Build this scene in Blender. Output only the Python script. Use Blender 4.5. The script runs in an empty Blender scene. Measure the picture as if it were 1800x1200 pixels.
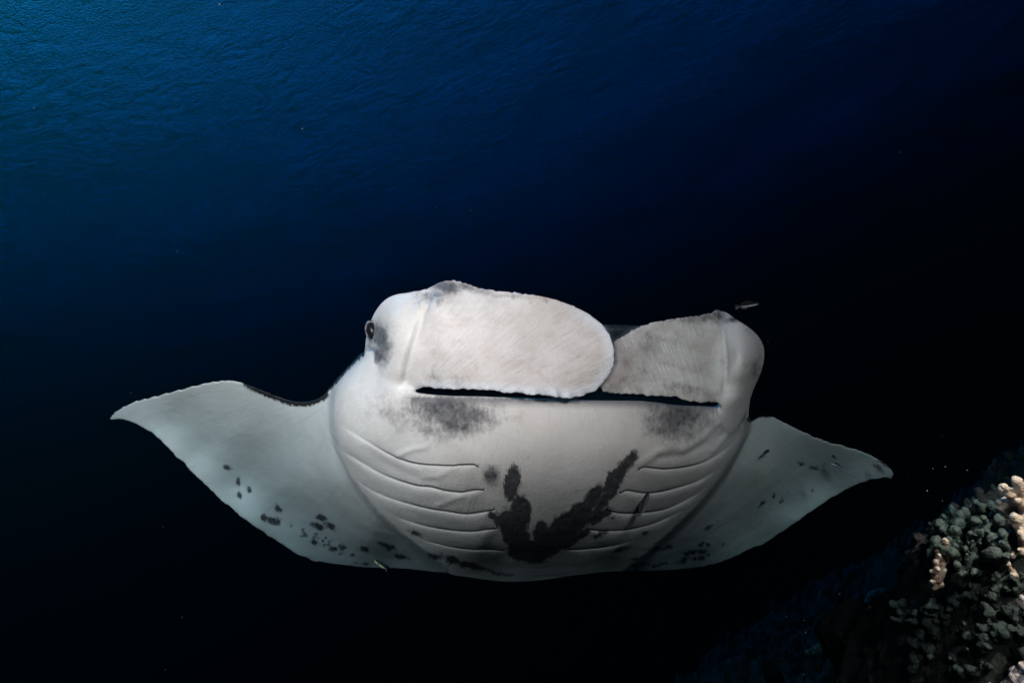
import bpy, bmesh, math, random
import numpy as np
from mathutils import Vector, Matrix, noise
from mathutils.geometry import delaunay_2d_cdt

random.seed(7)
rng = np.random.default_rng(7)
scene = bpy.context.scene
COL = scene.collection

# ------------------------------------------------------------------ camera
PITCH = math.radians(12.0)
cam_data = bpy.data.cameras.new('camera')
cam_data.lens = 24.0
cam_data.sensor_width = 36.0
cam_data.clip_start = 0.02
cam_data.clip_end = 2000.0
cam = bpy.data.objects.new('camera', cam_data)
COL.objects.link(cam)
cam.location = (0, 0, 0)
scene.camera = cam
ROLL = math.radians(15.0)
FWD = np.array([0, math.cos(PITCH), math.sin(PITCH)])
_u = np.array([0, -math.sin(PITCH), math.cos(PITCH)])
_r = np.array([1.0, 0, 0])
RGT = math.cos(ROLL) * _r - math.sin(ROLL) * _u
UPV = math.sin(ROLL) * _r + math.cos(ROLL) * _u
cam.rotation_euler = Matrix((RGT, UPV, -FWD)).transposed().to_euler()
FPX = 1200.0


def P(px, py, d):
    """point seen at picture position px,py (1800 x 1200) standing d metres ahead"""
    px, py, d = np.asarray(px, float), np.asarray(py, float), np.asarray(d, float)
    x = (px - 900) / FPX * d
    y = (600 - py) / FPX * d
    return x[..., None] * RGT + y[..., None] * UPV + d[..., None] * FWD


def project(w):
    w = np.asarray(w, float)
    d = w @ FWD
    return 900 + (w @ RGT) / d * FPX, 600 - (w @ UPV) / d * FPX, d


# ------------------------------------------------------------------ world, sun
SURF_Z = 9.0
SUN_EL, SUN_AZ = math.radians(57), math.radians(-55)      # azimuth from +Y, negative = left
world = bpy.data.worlds.new('World')
scene.world = world
world.use_nodes = True
wn = world.node_tree.nodes
wl = world.node_tree.links
wn.clear()
sky = wn.new('ShaderNodeTexSky')
sky.sky_type = 'NISHITA'
sky.sun_disc = False
sky.sun_elevation = SUN_EL
sky.sun_rotation = SUN_AZ
bg = wn.new('ShaderNodeBackground')
bg.inputs['Strength'].default_value = 0.15
wo = wn.new('ShaderNodeOutputWorld')
wl.new(sky.outputs[0], bg.inputs['Color'])
wl.new(bg.outputs[0], wo.inputs['Surface'])

sun_data = bpy.data.lights.new('sun', 'SUN')
sun_data.energy = 4.0
sun_data.angle = math.radians(0.5)
sun_data.color = (1.0, 0.96, 0.9)
sun = bpy.data.objects.new('sun', sun_data)
COL.objects.link(sun)
sdir = Vector((math.sin(SUN_AZ) * math.cos(SUN_EL), math.cos(SUN_AZ) * math.cos(SUN_EL), math.sin(SUN_EL)))
sun.rotation_euler = sdir.to_track_quat('Z', 'Y').to_euler()

# the diver's strobes, out of view, lighting manta and coral, plus an added fill


def strobe(name, cx, cy, cz, tx, ty, td, energy, size, blend, radius, color):
    l = bpy.data.lights.new(name, 'SPOT')
    l.energy = energy
    l.spot_size = math.radians(size)
    l.spot_blend = blend
    l.shadow_soft_size = radius
    l.color = color
    o = bpy.data.objects.new(name, l)
    COL.objects.link(o)
    loc = Vector(cx * RGT + cy * UPV + cz * FWD)
    o.location = loc
    tgt = Vector(P(tx, ty, td))
    o.rotation_euler = (loc - tgt).to_track_quat('Z', 'Y').to_euler()
    return o


strobe('strobe_left', -0.85, 0.62, -0.25, 340, 545, 2.1, 850, 82, 1.0, 0.14, (1.0, 0.492, 0.405))
strobe('strobe_fill', 0.45, 0.62, -0.25, 1430, 610, 2.0, 225, 82, 1.0, 0.14, (1.0, 0.492, 0.405))
strobe('strobe_right', 1.18, 0.75, 0.55, 1815, 960, 1.5, 420, 42, 1.0, 0.05, (1.0, 0.52, 0.38))

scene.view_settings.view_transform = 'Standard'
scene.view_settings.look = 'None'
scene.view_settings.exposure = 0.0
scene.view_settings.gamma = 1.0
scene.view_settings.use_curve_mapping = False
scene.cycles.use_denoising = True
scene.cycles.max_bounces = 6
scene.cycles.diffuse_bounces = 2
scene.cycles.glossy_bounces = 2
scene.cycles.transparent_max_bounces = 6
scene.cycles.volume_bounces = 0


# ------------------------------------------------------------------ helpers
def tag(o, label=None, cat=None, group=None, kind=None):
    if label: o['label'] = label
    if cat: o['category'] = cat
    if group: o['group'] = group
    if kind: o['kind'] = kind
    return o


def mesh_obj(name, verts, faces, mat=None, parent=None, smooth=True):
    me = bpy.data.meshes.new(name)
    verts = np.asarray(verts, dtype=np.float32)
    me.from_pydata(verts.tolist(), [], faces.tolist() if isinstance(faces, np.ndarray) else faces)
    if smooth:
        me.polygons.foreach_set('use_smooth', np.ones(len(me.polygons), dtype=bool))
    me.update()
    if mat: me.materials.append(mat)
    o = bpy.data.objects.new(name, me)
    COL.objects.link(o)
    if parent: o.parent = parent
    return o


def grid_faces(nx, ny):
    i = np.arange(nx * ny).reshape(ny, nx)
    return np.stack([i[:-1, :-1], i[:-1, 1:], i[1:, 1:], i[1:, :-1]], -1).reshape(-1, 4)


class Mat:
    """small helper to write node trees"""
    def __init__(self, name):
        self.m = bpy.data.materials.new(name)
        self.m.use_nodes = True
        self.t = self.m.node_tree
        self.t.nodes.clear()
        self.out = self.t.nodes.new('ShaderNodeOutputMaterial')

    def n(self, kind, **kw):
        nd = self.t.nodes.new('ShaderNode' + kind)
        for k, v in kw.items():
            if hasattr(nd, k) and not k[0].isupper():
                setattr(nd, k, v)
        return nd

    def link(self, a, b):
        self.t.links.new(a, b)

    def put(self, sock, v):
        if hasattr(v, 'is_linked') or hasattr(v, 'links'):
            self.t.links.new(v, sock)
        else:
            sock.default_value = v

    def math(self, op, a, b=0.0, c=0.0, clamp=False):
        nd = self.n('Math', operation=op, use_clamp=clamp)
        self.put(nd.inputs[0], a); self.put(nd.inputs[1], b); self.put(nd.inputs[2], c)
        return nd.outputs[0]

    def ramp(self, v, a, b, lo=0.0, hi=1.0):
        nd = self.n('MapRange', interpolation_type='SMOOTHSTEP')
        self.put(nd.inputs[0], v)
        nd.inputs[1].default_value = a; nd.inputs[2].default_value = b
        nd.inputs[3].default_value = lo; nd.inputs[4].default_value = hi
        return nd.outputs[0]

    def mix(self, f, a, b):
        nd = self.n('Mix', data_type='RGBA')
        self.put(nd.inputs[0], f)
        self.put(nd.inputs[6], a); self.put(nd.inputs[7], b)
        return nd.outputs[2]

    def attr(self, name):
        nd = self.n('Attribute', attribute_name=name)
        return nd

    def noise(self, vec, scale, detail=4.0, rough=0.55, dist=0.0):
        nd = self.n('TexNoise')
        if vec is not None: self.put(nd.inputs['Vector'], vec)
        nd.inputs['Scale'].default_value = scale
        nd.inputs['Detail'].default_value = detail
        nd.inputs['Roughness'].default_value = rough
        nd.inputs['Distortion'].default_value = dist
        return nd.outputs[0]

    def scale(self, vec, s):
        nd = self.n('Mapping')
        self.put(nd.inputs[0], vec)
        nd.inputs['Scale'].default_value = s
        return nd.outputs[0]

    def bump(self, h, strength, dist, normal=None):
        nd = self.n('Bump')
        self.put(nd.inputs['Height'], h)
        nd.inputs['Strength'].default_value = strength
        nd.inputs['Distance'].default_value = dist
        if normal is not None: self.put(nd.inputs['Normal'], normal)
        return nd.outputs[0]


# ------------------------------------------------------------------ open water
m = Mat('sea_water')
vol = m.n('VolumePrincipled')
vol.inputs['Color'].default_value = (0.0012, 0.0192, 0.0122, 1)
vol.inputs['Density'].default_value = 0.42
vol.inputs['Anisotropy'].default_value = 0.85
vol.inputs['Absorption Color'].default_value = (0.03, 0.425, 0.645, 1)
m.link(vol.outputs[0], m.out.inputs['Volume'])
bm = bmesh.new()
bmesh.ops.create_cube(bm, size=1.0)
me = bpy.data.meshes.new('haze'); bm.to_mesh(me); bm.free()
haze = bpy.data.objects.new('haze', me); COL.objects.link(haze)
Z0, Z1 = -16.0, SURF_Z + 0.6
haze.scale = (260, 260, Z1 - Z0)
haze.location = (0, 60, (Z0 + Z1) / 2)
me.materials.append(m.m)
tag(haze, 'deep blue sea water around the manta ray', 'water', kind='stuff')

m = Mat('water_surface')
geo = m.n('NewGeometry')
tc = m.n('TexCoord')
wrot = m.n('Mapping'); m.link(tc.outputs['Object'], wrot.inputs[0]); wrot.inputs['Rotation'].default_value = (0, 0, math.radians(24))
n1 = m.noise(m.scale(wrot.outputs[0], (0.9, 1.5, 1)), 2.2, 5, 0.6, 0.8)
n2 = m.noise(m.scale(tc.outputs['Object'], (1.0, 1.2, 1)), 26.0, 2, 0.5, 0.2)
patch = m.ramp(m.noise(wrot.outputs[0], 0.35, 3, 0.5), 0.3, 0.7, 0.4, 1.3)
bmp = m.bump(m.math('ADD', m.math('MULTIPLY', m.math('MULTIPLY', n1, patch), 3.4), n2), 1.0, 0.036)
fr = m.n('Fresnel'); fr.inputs[0].default_value = 1.333
m.link(bmp, fr.inputs['Normal'])
tr = m.n('BsdfTransparent')
gl = m.n('BsdfGlossy'); gl.inputs['Roughness'].default_value = 0.25
gl.inputs['Color'].default_value = (0.9, 0.9, 0.9, 1)
m.link(bmp, gl.inputs['Normal'])
mx = m.n('MixShader')
m.link(fr.outputs[0], mx.inputs[0]); m.link(tr.outputs[0], mx.inputs[1]); m.link(gl.outputs[0], mx.inputs[2])
m.link(mx.outputs[0], m.out.inputs['Surface'])
N = 360
gx = np.linspace(-1, 1, N)
gx = np.sign(gx) * (0.35 * np.abs(gx) + 0.65 * np.abs(gx) ** 4) * 120
X, Y = np.meshgrid(gx, gx)
rs = np.random.default_rng(3)
Z = np.zeros_like(X)
for k in range(26):
    wl_ = 0.9 * 1.16 ** k * 0.8
    th = math.radians(55) + rs.normal(0, 0.55)
    Z += 0.009 * wl_ ** 0.95 * np.sin((X * math.cos(th) + Y * math.sin(th)) * 2 * math.pi / wl_ + rs.uniform(0, 6.3)) * (1 if wl_ < 14 else 0.3)
V = np.stack([X, Y, Z * 0.40], -1).reshape(-1, 3)
ws = mesh_obj('water_surface', V, grid_faces(N, N), m.m)
ws.location = (0, 60, SURF_Z)
tag(ws, 'rippled sea surface seen from below', 'water surface', kind='structure')


# ------------------------------------------------------------------ surface building tools
def tps(points, lam=0.02):
    """thin plate spline through (x, y, value) points -> function of arrays"""
    p = np.array([(a[0], a[1]) for a in points], float) / 100.0
    v = np.array([a[2] for a in points], float)
    n = len(p)
    r = np.linalg.norm(p[:, None] - p[None], axis=2)
    K = np.where(r > 0, r * r * np.log(r + 1e-9), 0) + np.eye(n) * lam
    A = np.zeros((n + 3, n + 3))
    A[:n, :n] = K; A[:n, n] = 1; A[:n, n + 1:] = p
    A[n, :n] = 1; A[n + 1:, :n] = p.T
    w = np.linalg.solve(A, np.concatenate([v, np.zeros(3)]))

    def f(x, y):
        x = np.asarray(x, float) / 100.0; y = np.asarray(y, float) / 100.0
        out = w[n] + w[n + 1] * x + w[n + 2] * y
        for i in range(n):
            q = (x - p[i, 0]) ** 2 + (y - p[i, 1]) ** 2
            out = out + w[i] * 0.5 * q * np.log(q + 1e-12)
        return out
    return f


def spline(pts, step, closed=True):
    """Catmull-Rom curve resampled about every step px"""
    p = np.array(pts, float)
    n = len(p)
    res = []
    rngi = range(n) if closed else range(n - 1)
    for i in rngi:
        p0 = p[(i - 1) % n] if closed or i > 0 else p[0]
        p1 = p[i]; p2 = p[(i + 1) % n]
        p3 = p[(i + 2) % n] if closed or i + 2 < n else p[-1]
        L = np.linalg.norm(p2 - p1)
        k = max(1, int(round(L / step)))
        # centripetal-ish tangents limited by the segment length
        d1 = (p2 - p0); d2 = (p3 - p1)
        d1 = d1 / (np.linalg.norm(d1) + 1e-9) * L; d2 = d2 / (np.linalg.norm(d2) + 1e-9) * L
        for j in range(k):
            t = j / k
            h1 = 2 * t**3 - 3 * t**2 + 1; h2 = t**3 - 2 * t**2 + t
            h3 = -2 * t**3 + 3 * t**2; h4 = t**3 - t**2
            res.append(h1 * p1 + h2 * d1 + h3 * p2 + h4 * d2)
    if not closed: res.append(p[-1])
    return np.array(res)


def inside(poly, x, y):
    c = np.zeros(x.shape, bool)
    a = poly; b = np.roll(poly, -1, 0)
    for (x1, y1), (x2, y2) in zip(a, b):
        if y1 == y2: continue
        k = ((y1 > y) != (y2 > y)) & (x < (x2 - x1) * (y - y1) / (y2 - y1) + x1)
        c ^= k
    return c


def pdist(poly, x, y, closed=True, reach=None):
    """distance to a polyline (only worked out within reach of it)"""
    if reach is not None:
        lo, hi = poly.min(0) - reach, poly.max(0) + reach
        k = (x > lo[0]) & (x < hi[0]) & (y > lo[1]) & (y < hi[1])
        out = np.full(x.shape, 1e3)
        out[k] = pdist(poly, x[k], y[k], closed)
        return out
    best = np.full(x.shape, 1e9)
    n = len(poly)
    for i in range(n if closed else n - 1):
        x1, y1 = poly[i]; x2, y2 = poly[(i + 1) % n]
        dx, dy = x2 - x1, y2 - y1
        L = dx * dx + dy * dy + 1e-9
        t = np.clip(((x - x1) * dx + (y - y1) * dy) / L, 0, 1)
        q = (x - x1 - t * dx) ** 2 + (y - y1 - t * dy) ** 2
        np.minimum(best, q, out=best)
    return np.sqrt(best)


def prof(s):
    s = np.clip(s, 0, 1)
    return np.sqrt(np.maximum(0, 1 - (1 - s) ** 2))


def smin(a, b, k):
    h = np.clip(0.5 + 0.5 * (b - a) / k, 0, 1)
    return b * (1 - h) + a * h - k * h * (1 - h)


def solid(outline, F, T, w, e, we, step):
    """closed solid: front surface F(x, y), thickness T(x, y); e rounds the front's rim"""
    x0, y0 = outline.min(0); x1, y1 = outline.max(0)
    gx_, gy_ = np.meshgrid(np.arange(x0, x1, step), np.arange(y0, y1, step))
    gx_[1::2] += step / 2
    gx_, gy_ = gx_.ravel(), gy_.ravel()
    k = inside(outline, gx_, gy_)
    gx_, gy_ = gx_[k], gy_[k]
    s = pdist(outline, gx_, gy_)
    k = s > step * 0.45
    gx_, gy_, s = gx_[k], gy_[k], s[k]
    nb, ni = len(outline), len(gx_)
    pts = [Vector(p) for p in outline] + [Vector((a, b)) for a, b in zip(gx_, gy_)]
    res = delaunay_2d_cdt(pts, [], [list(range(nb))], 1, 1e-4)
    vv = np.array([tuple(v) for v in res[0]])
    src = res[3]
    tri = np.array([f for f in res[2] if len(f) == 3])
    s = np.array([0 if min(o, default=0) < nb else 1 for o in src])
    x, y = vv[:, 0], vv[:, 1]
    dist = pdist(outline, x, y) * s
    f = F(x, y)
    t = T(x, y)
    front = f + e * (1 - prof(dist / we))
    back = f + e + np.maximum(t - e, 0.001) * prof(dist / w) + 0.002
    back = np.where(s > 0, np.maximum(back, front + 0.004 * np.clip(dist / 4, 0.2, 1)), front)
    V = P(x, y, front)
    ii = np.where(s > 0)[0]
    remap = np.arange(len(x)); remap[ii] = len(x) + np.arange(len(ii))
    VB = P(x[ii], y[ii], back[ii])
    tb = remap[tri][:, ::-1]
    return np.concatenate([V, VB]), np.concatenate([tri, tb])


# ------------------------------------------------------------------ manta ray: shape
WING_OUT = spline([(190, 738), (196, 727), (210, 715), (235, 704), (270, 695), (320, 682), (365, 671), (395, 667), (415, 668),
    (440, 676), (480, 692), (515, 703), (545, 703), (566, 694), (580, 678), (600, 655), (622, 632), (645, 615),
    (685, 640), (703, 684), (724, 688.5), (748, 691.5), (790, 694.5), (850, 696), (910, 698), (980, 701.5), (1060, 703), (1130, 704), (1190, 711), (1242, 713), (1260, 713), (1296, 696), (1314, 684),
    (1319, 700), (1317, 725), (1322, 735), (1336, 729), (1354, 729), (1380, 741), (1430, 765), (1480, 781), (1530, 797),
    (1556, 810), (1570, 824), (1573, 833), (1570, 841), (1545, 842), (1518, 848), (1480, 866), (1440, 891), (1400, 919), (1350, 951), (1300, 975),
    (1250, 993), (1180, 1003), (1080, 1004), (1020, 1010), (960, 1019), (900, 1023), (850, 1018), (780, 1008), (720, 1001),
    (650, 998), (600, 993), (560, 987), (528, 977), (500, 961), (450, 927), (400, 889), (350, 843), (300, 793),
    (270, 766), (240, 747), (215, 739)], 6)
rr = np.random.default_rng(5)
# slightly uneven trailing edges
nx_ = np.arange(len(WING_OUT))
edge_noise = np.convolve(rr.normal(0, 1, len(WING_OUT)), [0.5, 1, 0.5], 'same')
sel = (WING_OUT[:, 1] > 760) & ((WING_OUT[:, 0] < 560) | (WING_OUT[:, 0] > 1300))
WING_OUT[sel, 1] += edge_noise[sel] * 0.9

TORSO_OUT = spline([(665, 560), (640, 622), (608, 655), (590, 680), (585, 710), (586, 745), (594, 785), (612, 828), (640, 868), (672, 905),
    (715, 942), (770, 985), (830, 1040), (900, 1070), (990, 1060), (1060, 1030), (1120, 985), (1175, 935), (1222, 890), (1262, 845), (1292, 800),
    (1310, 762), (1318, 725), (1321, 690), (1300, 560)], 8)

dW0 = tps([(190, 738, 2.42), (240, 712, 2.33), (300, 700, 2.26), (390, 672, 2.12), (470, 690, 2.05), (515, 702, 2.02), (580, 680, 1.88), (640, 620, 1.85),
    (590, 760, 1.88), (618, 840, 1.84), (662, 892, 1.90), (715, 938, 1.99), (765, 978, 2.14), (1185, 928, 2.02), (1135, 975, 2.15), (1235, 882, 1.99), (1280, 825, 1.96), (520, 780, 2.11), (500, 860, 2.29), (420, 760, 2.21), (300, 742, 2.37),
    (350, 795, 2.42), (420, 855, 2.47), (490, 908, 2.49), (300, 793, 2.36), (350, 843, 2.385), (400, 889, 2.42), (450, 927, 2.45), (528, 977, 2.55), (565, 945, 2.49), (600, 990, 2.60), (650, 945, 2.16),
    (690, 985, 2.50), (760, 1008, 2.44), (900, 1020, 2.42), (900, 900, 2.05), (900, 700, 1.95), (1100, 1003, 2.44), (1100, 900, 2.05),
    (1200, 1000, 2.58), (1300, 972, 2.58), (1340, 830, 2.10), (1320, 735, 2.03), (1355, 729, 2.06), (1400, 800, 2.24), (1430, 765, 2.18),
    (1480, 781, 2.28), (1530, 797, 2.38), (1571, 835, 2.48), (1520, 845, 2.45), (1440, 890, 2.48), (1400, 915, 2.49), (1445, 850, 2.48), (1385, 885, 2.50), (1310, 930, 2.47)], 0.25)


def dW(x, y):
    return dW0(x, y) - 0.16 * sstep(x, 1350, 1650) - 0.27 * sstep(-x, -600, -230)

T0 = tps([(600, 640, 1.72), (590, 720, 1.70), (600, 790, 1.73), (640, 700, 1.63), (640, 800, 1.68), (660, 870, 1.80), (700, 700, 1.56), (740, 760, 1.545),
    (740, 860, 1.62), (740, 940, 1.84), (820, 705, 1.49), (840, 800, 1.48), (840, 900, 1.62), (840, 960, 1.80), (840, 1010, 2.10),
    (950, 705, 1.455), (950, 800, 1.455), (950, 900, 1.60), (950, 960, 1.79), (950, 1015, 2.10),
    (1080, 708, 1.48), (1080, 800, 1.49), (1080, 900, 1.65), (1080, 960, 1.85), (1080, 1003, 2.10), (1200, 715, 1.60), (1200, 800, 1.60), (1180, 900, 1.80),
    (1270, 720, 1.70), (1270, 800, 1.74), (1318, 700, 1.82), (1315, 750, 1.84)])


def torso_depth(x, y):
    s = pdist(TORSO_OUT, x, y)
    ins = inside(TORSO_OUT, x, y)
    s = np.where(ins, s, -s)
    side = sstep(-y, -960, -740)
    edge = 0.055 * side * (1 - prof(s / 26)) + np.maximum(-s, 0) * 0.03
    return T0(x, y) + edge, s


def front_A(x, y):
    a, s = torso_depth(x, y)
    return smin(a, dW(x, y), 0.05 + 0.17 * sstep(y, 770, 920))


def thick_A(x, y):
    a, s = torso_depth(x, y)
    u = np.clip((s + 40) / 160, 0, 1)
    tip = np.clip(np.minimum(x - 190, 1573 - x) / 300, 0, 1)
    return 0.03 + 0.06 * tip + 0.36 * u * u * (3 - 2 * u)


L_OUT = spline([(642, 700), (640, 660), (641, 625), (643, 596), (648, 574), (656, 553), (668, 535), (683, 522), (700, 516), (716, 514),
    (738, 508), (760, 499), (780, 491), (797, 489), (820, 494), (845, 503), (880, 508), (925, 513), (965, 520), (1000, 531), (1030, 545), (1055, 563), (1072, 583),
    (1081, 605), (1084, 628), (1078, 652), (1064, 673), (1048, 690), (1024, 700), (992, 703.5), (972, 700), (955, 698.5), (925, 697), (895, 694.5), (870, 690), (850, 689),
    (820, 688), (790, 688), (760, 686), (740, 685.5), (724, 686.5), (716, 710), (712, 745), (695, 775), (668, 770), (650, 735)], 5)
_k = (L_OUT[:, 1] > 680) & (L_OUT[:, 0] > 780) & (L_OUT[:, 0] < 1060)
L_OUT[_k, 1] += np.convolve(rr.normal(0, 1, len(L_OUT)), [0.6, 1, 0.6], 'same')[_k] * 0.7
dL = tps([(642, 690, 1.74), (641, 625, 1.76), (645, 580, 1.78), (668, 535, 1.66), (700, 516, 1.60), (660, 600, 1.65), (660, 660, 1.63), (685, 560, 1.565),
    (690, 610, 1.545), (690, 660, 1.555), (712, 600, 1.522), (712, 660, 1.54), (738, 600, 1.518), (735, 560, 1.53), (738, 650, 1.53), (740, 510, 1.57), (725, 540, 1.545),
    (765, 600, 1.495), (765, 540, 1.50), (765, 660, 1.50), (797, 490, 1.56), (790, 515, 1.53), (850, 504, 1.53), (850, 600, 1.468), (850, 686, 1.435), (950, 518, 1.475), (950, 600, 1.455),
    (950, 695, 1.41), (1030, 546, 1.48), (1030, 620, 1.445), (1030, 690, 1.435), (1082, 620, 1.45), (1064, 673, 1.455),
    (720, 690, 1.565), (680, 720, 1.61), (690, 775, 1.66), (650, 735, 1.72)])


def sstep(x, a, b):
    t = np.clip((x - a) / (b - a), 0, 1)
    return t * t * (3 - 2 * t)


def front_L(x, y):
    f = dL(x, y)
    # ruffles along the lower free edge of the fin
    s = np.clip((y - (676 + (x - 850) * 0.03)) / 18, 0, 1) * sstep(x, 730, 770)
    f = f + 0.006 * s * (np.sin(x / 4.7 + 2 * np.sin(x / 23.0)) + 0.6 * np.sin(x / 2.9 + 1.0))
    # rolled forward lip at the round end
    return f


def thick_L(x, y):
    return 0.010 + 0.24 * (1 - sstep(x, 712, 745))


R_OUT = spline([(1052, 682), (1050, 655), (1060, 620), (1075, 600), (1090, 589), (1110, 577), (1140, 565), (1180, 557), (1220, 552), (1245, 547), (1266, 541),
    (1278, 549), (1298, 563), (1318, 576), (1333, 590), (1342, 606), (1344, 622), (1342, 640), (1335, 662), (1325, 684), (1318, 705), (1305, 740), (1285, 755),
    (1268, 740), (1262, 714), (1237, 712), (1213, 709), (1185, 701), (1143, 699), (1110, 696), (1080, 695), (1062, 692)], 5)
dR = tps([(1052, 675, 1.50), (1060, 620, 1.525), (1090, 590, 1.555), (1140, 566, 1.62), (1200, 555, 1.66), (1266, 542, 1.74), (1100, 640, 1.53), (1100, 693, 1.525),
    (1160, 640, 1.615), (1160, 695, 1.57), (1220, 640, 1.65), (1220, 705, 1.60), (1262, 640, 1.685), (1262, 580, 1.71), (1262, 705, 1.65),
    (1278, 560, 1.725), (1280, 620, 1.69), (1280, 680, 1.675), (1300, 580, 1.70), (1302, 620, 1.645), (1302, 660, 1.65), (1300, 700, 1.67), (1325, 600, 1.735), (1325, 640, 1.70), (1344, 622, 1.80), (1335, 662, 1.79),
    (1318, 700, 1.80), (1290, 745, 1.74)])


def front_R(x, y):
    s = np.clip((y - 682) / 14, 0, 1) * (1 - sstep(x, 1235, 1262))
    return dR(x, y) + 0.002 * s * (np.sin(x / 5.1) + 0.6 * np.sin(x / 3.1 + 1.0))


def thick_R(x, y):
    return 0.010 + 0.24 * sstep(x, 1255, 1300)


ROOF_OUT = spline([(668, 640), (680, 600), (720, 580), (800, 573), (930, 570), (1070, 570), (1110, 571), (1180, 576), (1250, 590), (1310, 625),
    (1312, 690), (1280, 735), (1180, 740), (980, 740), (800, 735), (700, 735)], 10)
dD = tps([(680, 600, 1.86), (800, 573, 1.86), (930, 571, 1.84), (1070, 570, 1.84), (1250, 590, 1.90), (1310, 640, 1.95), (670, 660, 1.90), (800, 620, 1.92), (980, 620, 1.92),
    (1180, 620, 1.95), (800, 735, 2.0), (980, 740, 2.0), (1280, 735, 2.0)])

parts = [
    solid(WING_OUT, front_A, thick_A, 75.0, 0.0, 10.0, 6.0),
    solid(L_OUT, front_L, thick_L, 40.0, 0.002, 5.0, 5.0),
    solid(R_OUT, front_R, thick_R, 40.0, 0.003, 5.0, 5.0),
    solid(ROOF_OUT, lambda x, y: dD(x, y), lambda x, y: 0.4 + 0 * x, 60.0, 0.03, 20.0, 9.0),
]
vs, fs, off = [], [], 0
for v, f in parts:
    vs.append(v); fs.append(f + off); off += len(v)
src = mesh_obj('body_source', np.concatenate(vs), np.concatenate(fs))
VOX = 0.0042
md = src.modifiers.new('remesh', 'REMESH')
md.mode = 'VOXEL'; md.voxel_size = VOX; md.adaptivity = 0.0
dg = bpy.context.evaluated_depsgraph_get()
ev = src.evaluated_get(dg)
me = bpy.data.meshes.new_from_object(ev)
bpy.data.objects.remove(src)
nv = len(me.vertices)
V = np.empty(nv * 3, np.float32); me.vertices.foreach_get('co', V); V = V.reshape(-1, 3).astype(float)
E = np.empty(len(me.edges) * 2, np.int32); me.edges.foreach_get('vertices', E); E = E.reshape(-1, 2)
deg = np.bincount(E.ravel(), minlength=nv).astype(float)


def lap(A):
    out = np.empty_like(A)
    for c in range(A.shape[1]):
        out[:, c] = (np.bincount(E[:, 0], A[E[:, 1], c], nv) + np.bincount(E[:, 1], A[E[:, 0], c], nv)) / deg
    return out


# fields of the component surfaces at every vertex
x, y, d = project(V)
rA = front_A(x, y) - d
oL, oR, oA = inside(L_OUT, x, y), inside(R_OUT, x, y), inside(WING_OUT, x, y)
sL = pdist(L_OUT, x, y)
rL = np.where(oL, front_L(x, y) - d, -9.0)
rR = np.where(oR, front_R(x, y) - d, -9.0)
big = 1e3
frontL = (oL | (sL < 3)) & (np.abs(front_L(x, y) - d) < 0.02)
frontR = (oR | (pdist(R_OUT, x, y) < 3)) & (np.abs(front_R(x, y) - d) < 0.02)
onL = (x > 735) & frontL
# seam zone: near both the lobe's and the torso's front
seam = ((oL | (sL < 14)) & (np.abs(rA) < 0.05) & (np.abs(front_L(x, y) - d) < 0.05) & (y > 660) & (x < 728)).astype(float)
seam = np.maximum(seam, ((np.abs(rA) < 0.05) & (np.abs(front_R(x, y) - d) < 0.05) & (y > 680) & (x > 1258) & (x < 1330)).astype(float))
for k in range(6):
    seam = lap(seam[:, None])[:, 0]
base_w = 0.5
for k in range(10):
    V += (lap(V) - V) * base_w
    V += (lap(V) - V) * -0.35 if k % 2 else 0
for k in range(40):
    V += (lap(V) - V) * (0.5 * seam)[:, None]
# the lobes of the head flow into the chest: fill the crease between them
x, y, d = project(V)
a_ = front_A(x, y) + np.where(inside(WING_OUT, x, y), 0, 0.006) * pdist(WING_OUT, x, y)
for OUT, fr, xs in ((L_OUT, front_L, (600, 735)), (R_OUT, front_R, (1258, 1314))):
    o_ = np.where(inside(OUT, x, y), 0, 1) * pdist(OUT, x, y)
    l_ = fr(x, y) + 0.009 * o_ + 0.006 * (1 - prof(pdist(OUT, x, y) / 5)) * (o_ == 0)
    mn = np.minimum(a_, l_)
    w_ = (np.abs(d - mn) < 0.016) & (x > xs[0]) & (x < xs[1]) & (y > 640) & (y < 800)
    dd = (smin(a_, l_, 0.07 * sstep(y, 655, 700)) - mn) * w_
    for k in range(3): dd = lap(dd[:, None])[:, 0]
    V += V / d[:, None] * dd[:, None]
for k in range(8):
    V += (lap(V) - V) * (0.5 * seam)[:, None]

# ------------------------------------------------------------------ manta ray: gill slits and folds
SLITS = [
    [(595, 745), (645, 775), (687, 799), (726, 813), (775, 817.6), (815, 816.7), (835, 817), (841, 822)],
    [(597, 790), (625, 806), (673, 832), (730, 851.6), (758, 855), (787, 862), (815, 863.5), (838, 860.7), (850, 861.5)],
    [(631, 844.5), (659, 863), (702, 878.5), (758, 892.7), (787, 897), (821, 901.8), (852, 899), (869, 895.5)],
    [(690, 900), (702, 908), (744, 921), (787, 928.7), (829, 932), (857, 930), (873, 929)],
    [(735, 941), (753, 949), (795, 959), (829, 963.5), (860, 965), (886, 967.8)],
    [(1122, 827), (1128, 821), (1146, 822), (1169, 824), (1206, 820), (1240, 810.5), (1274, 790.6), (1297, 771)],
    [(1090, 867), (1101, 862), (1132, 866), (1155, 864), (1189, 856), (1226, 844.5), (1260, 825)],
    [(1067, 897), (1092, 901.7), (1127, 899.7), (1169, 892.6), (1212, 873), (1240, 855)],
    [(1033, 930), (1059, 933), (1098, 929.5), (1141, 919.5), (1166, 909.6), (1195, 895)],
    [(999, 966), (1027, 965), (1059, 960.6), (1084, 956), (1115, 946)],
]
x, y, d = project(V)
onA = (np.abs(front_A(x, y) - d) < 0.03) & ~onL & ~frontR
onA &= ~((x < 730) & (front_A(x, y) - d > 0.012))
wA = onA.astype(float)
for k in range(3): wA = lap(wA[:, None])[:, 0]
me.vertices.foreach_set('co', V.astype(np.float32).ravel()); me.update()
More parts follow.
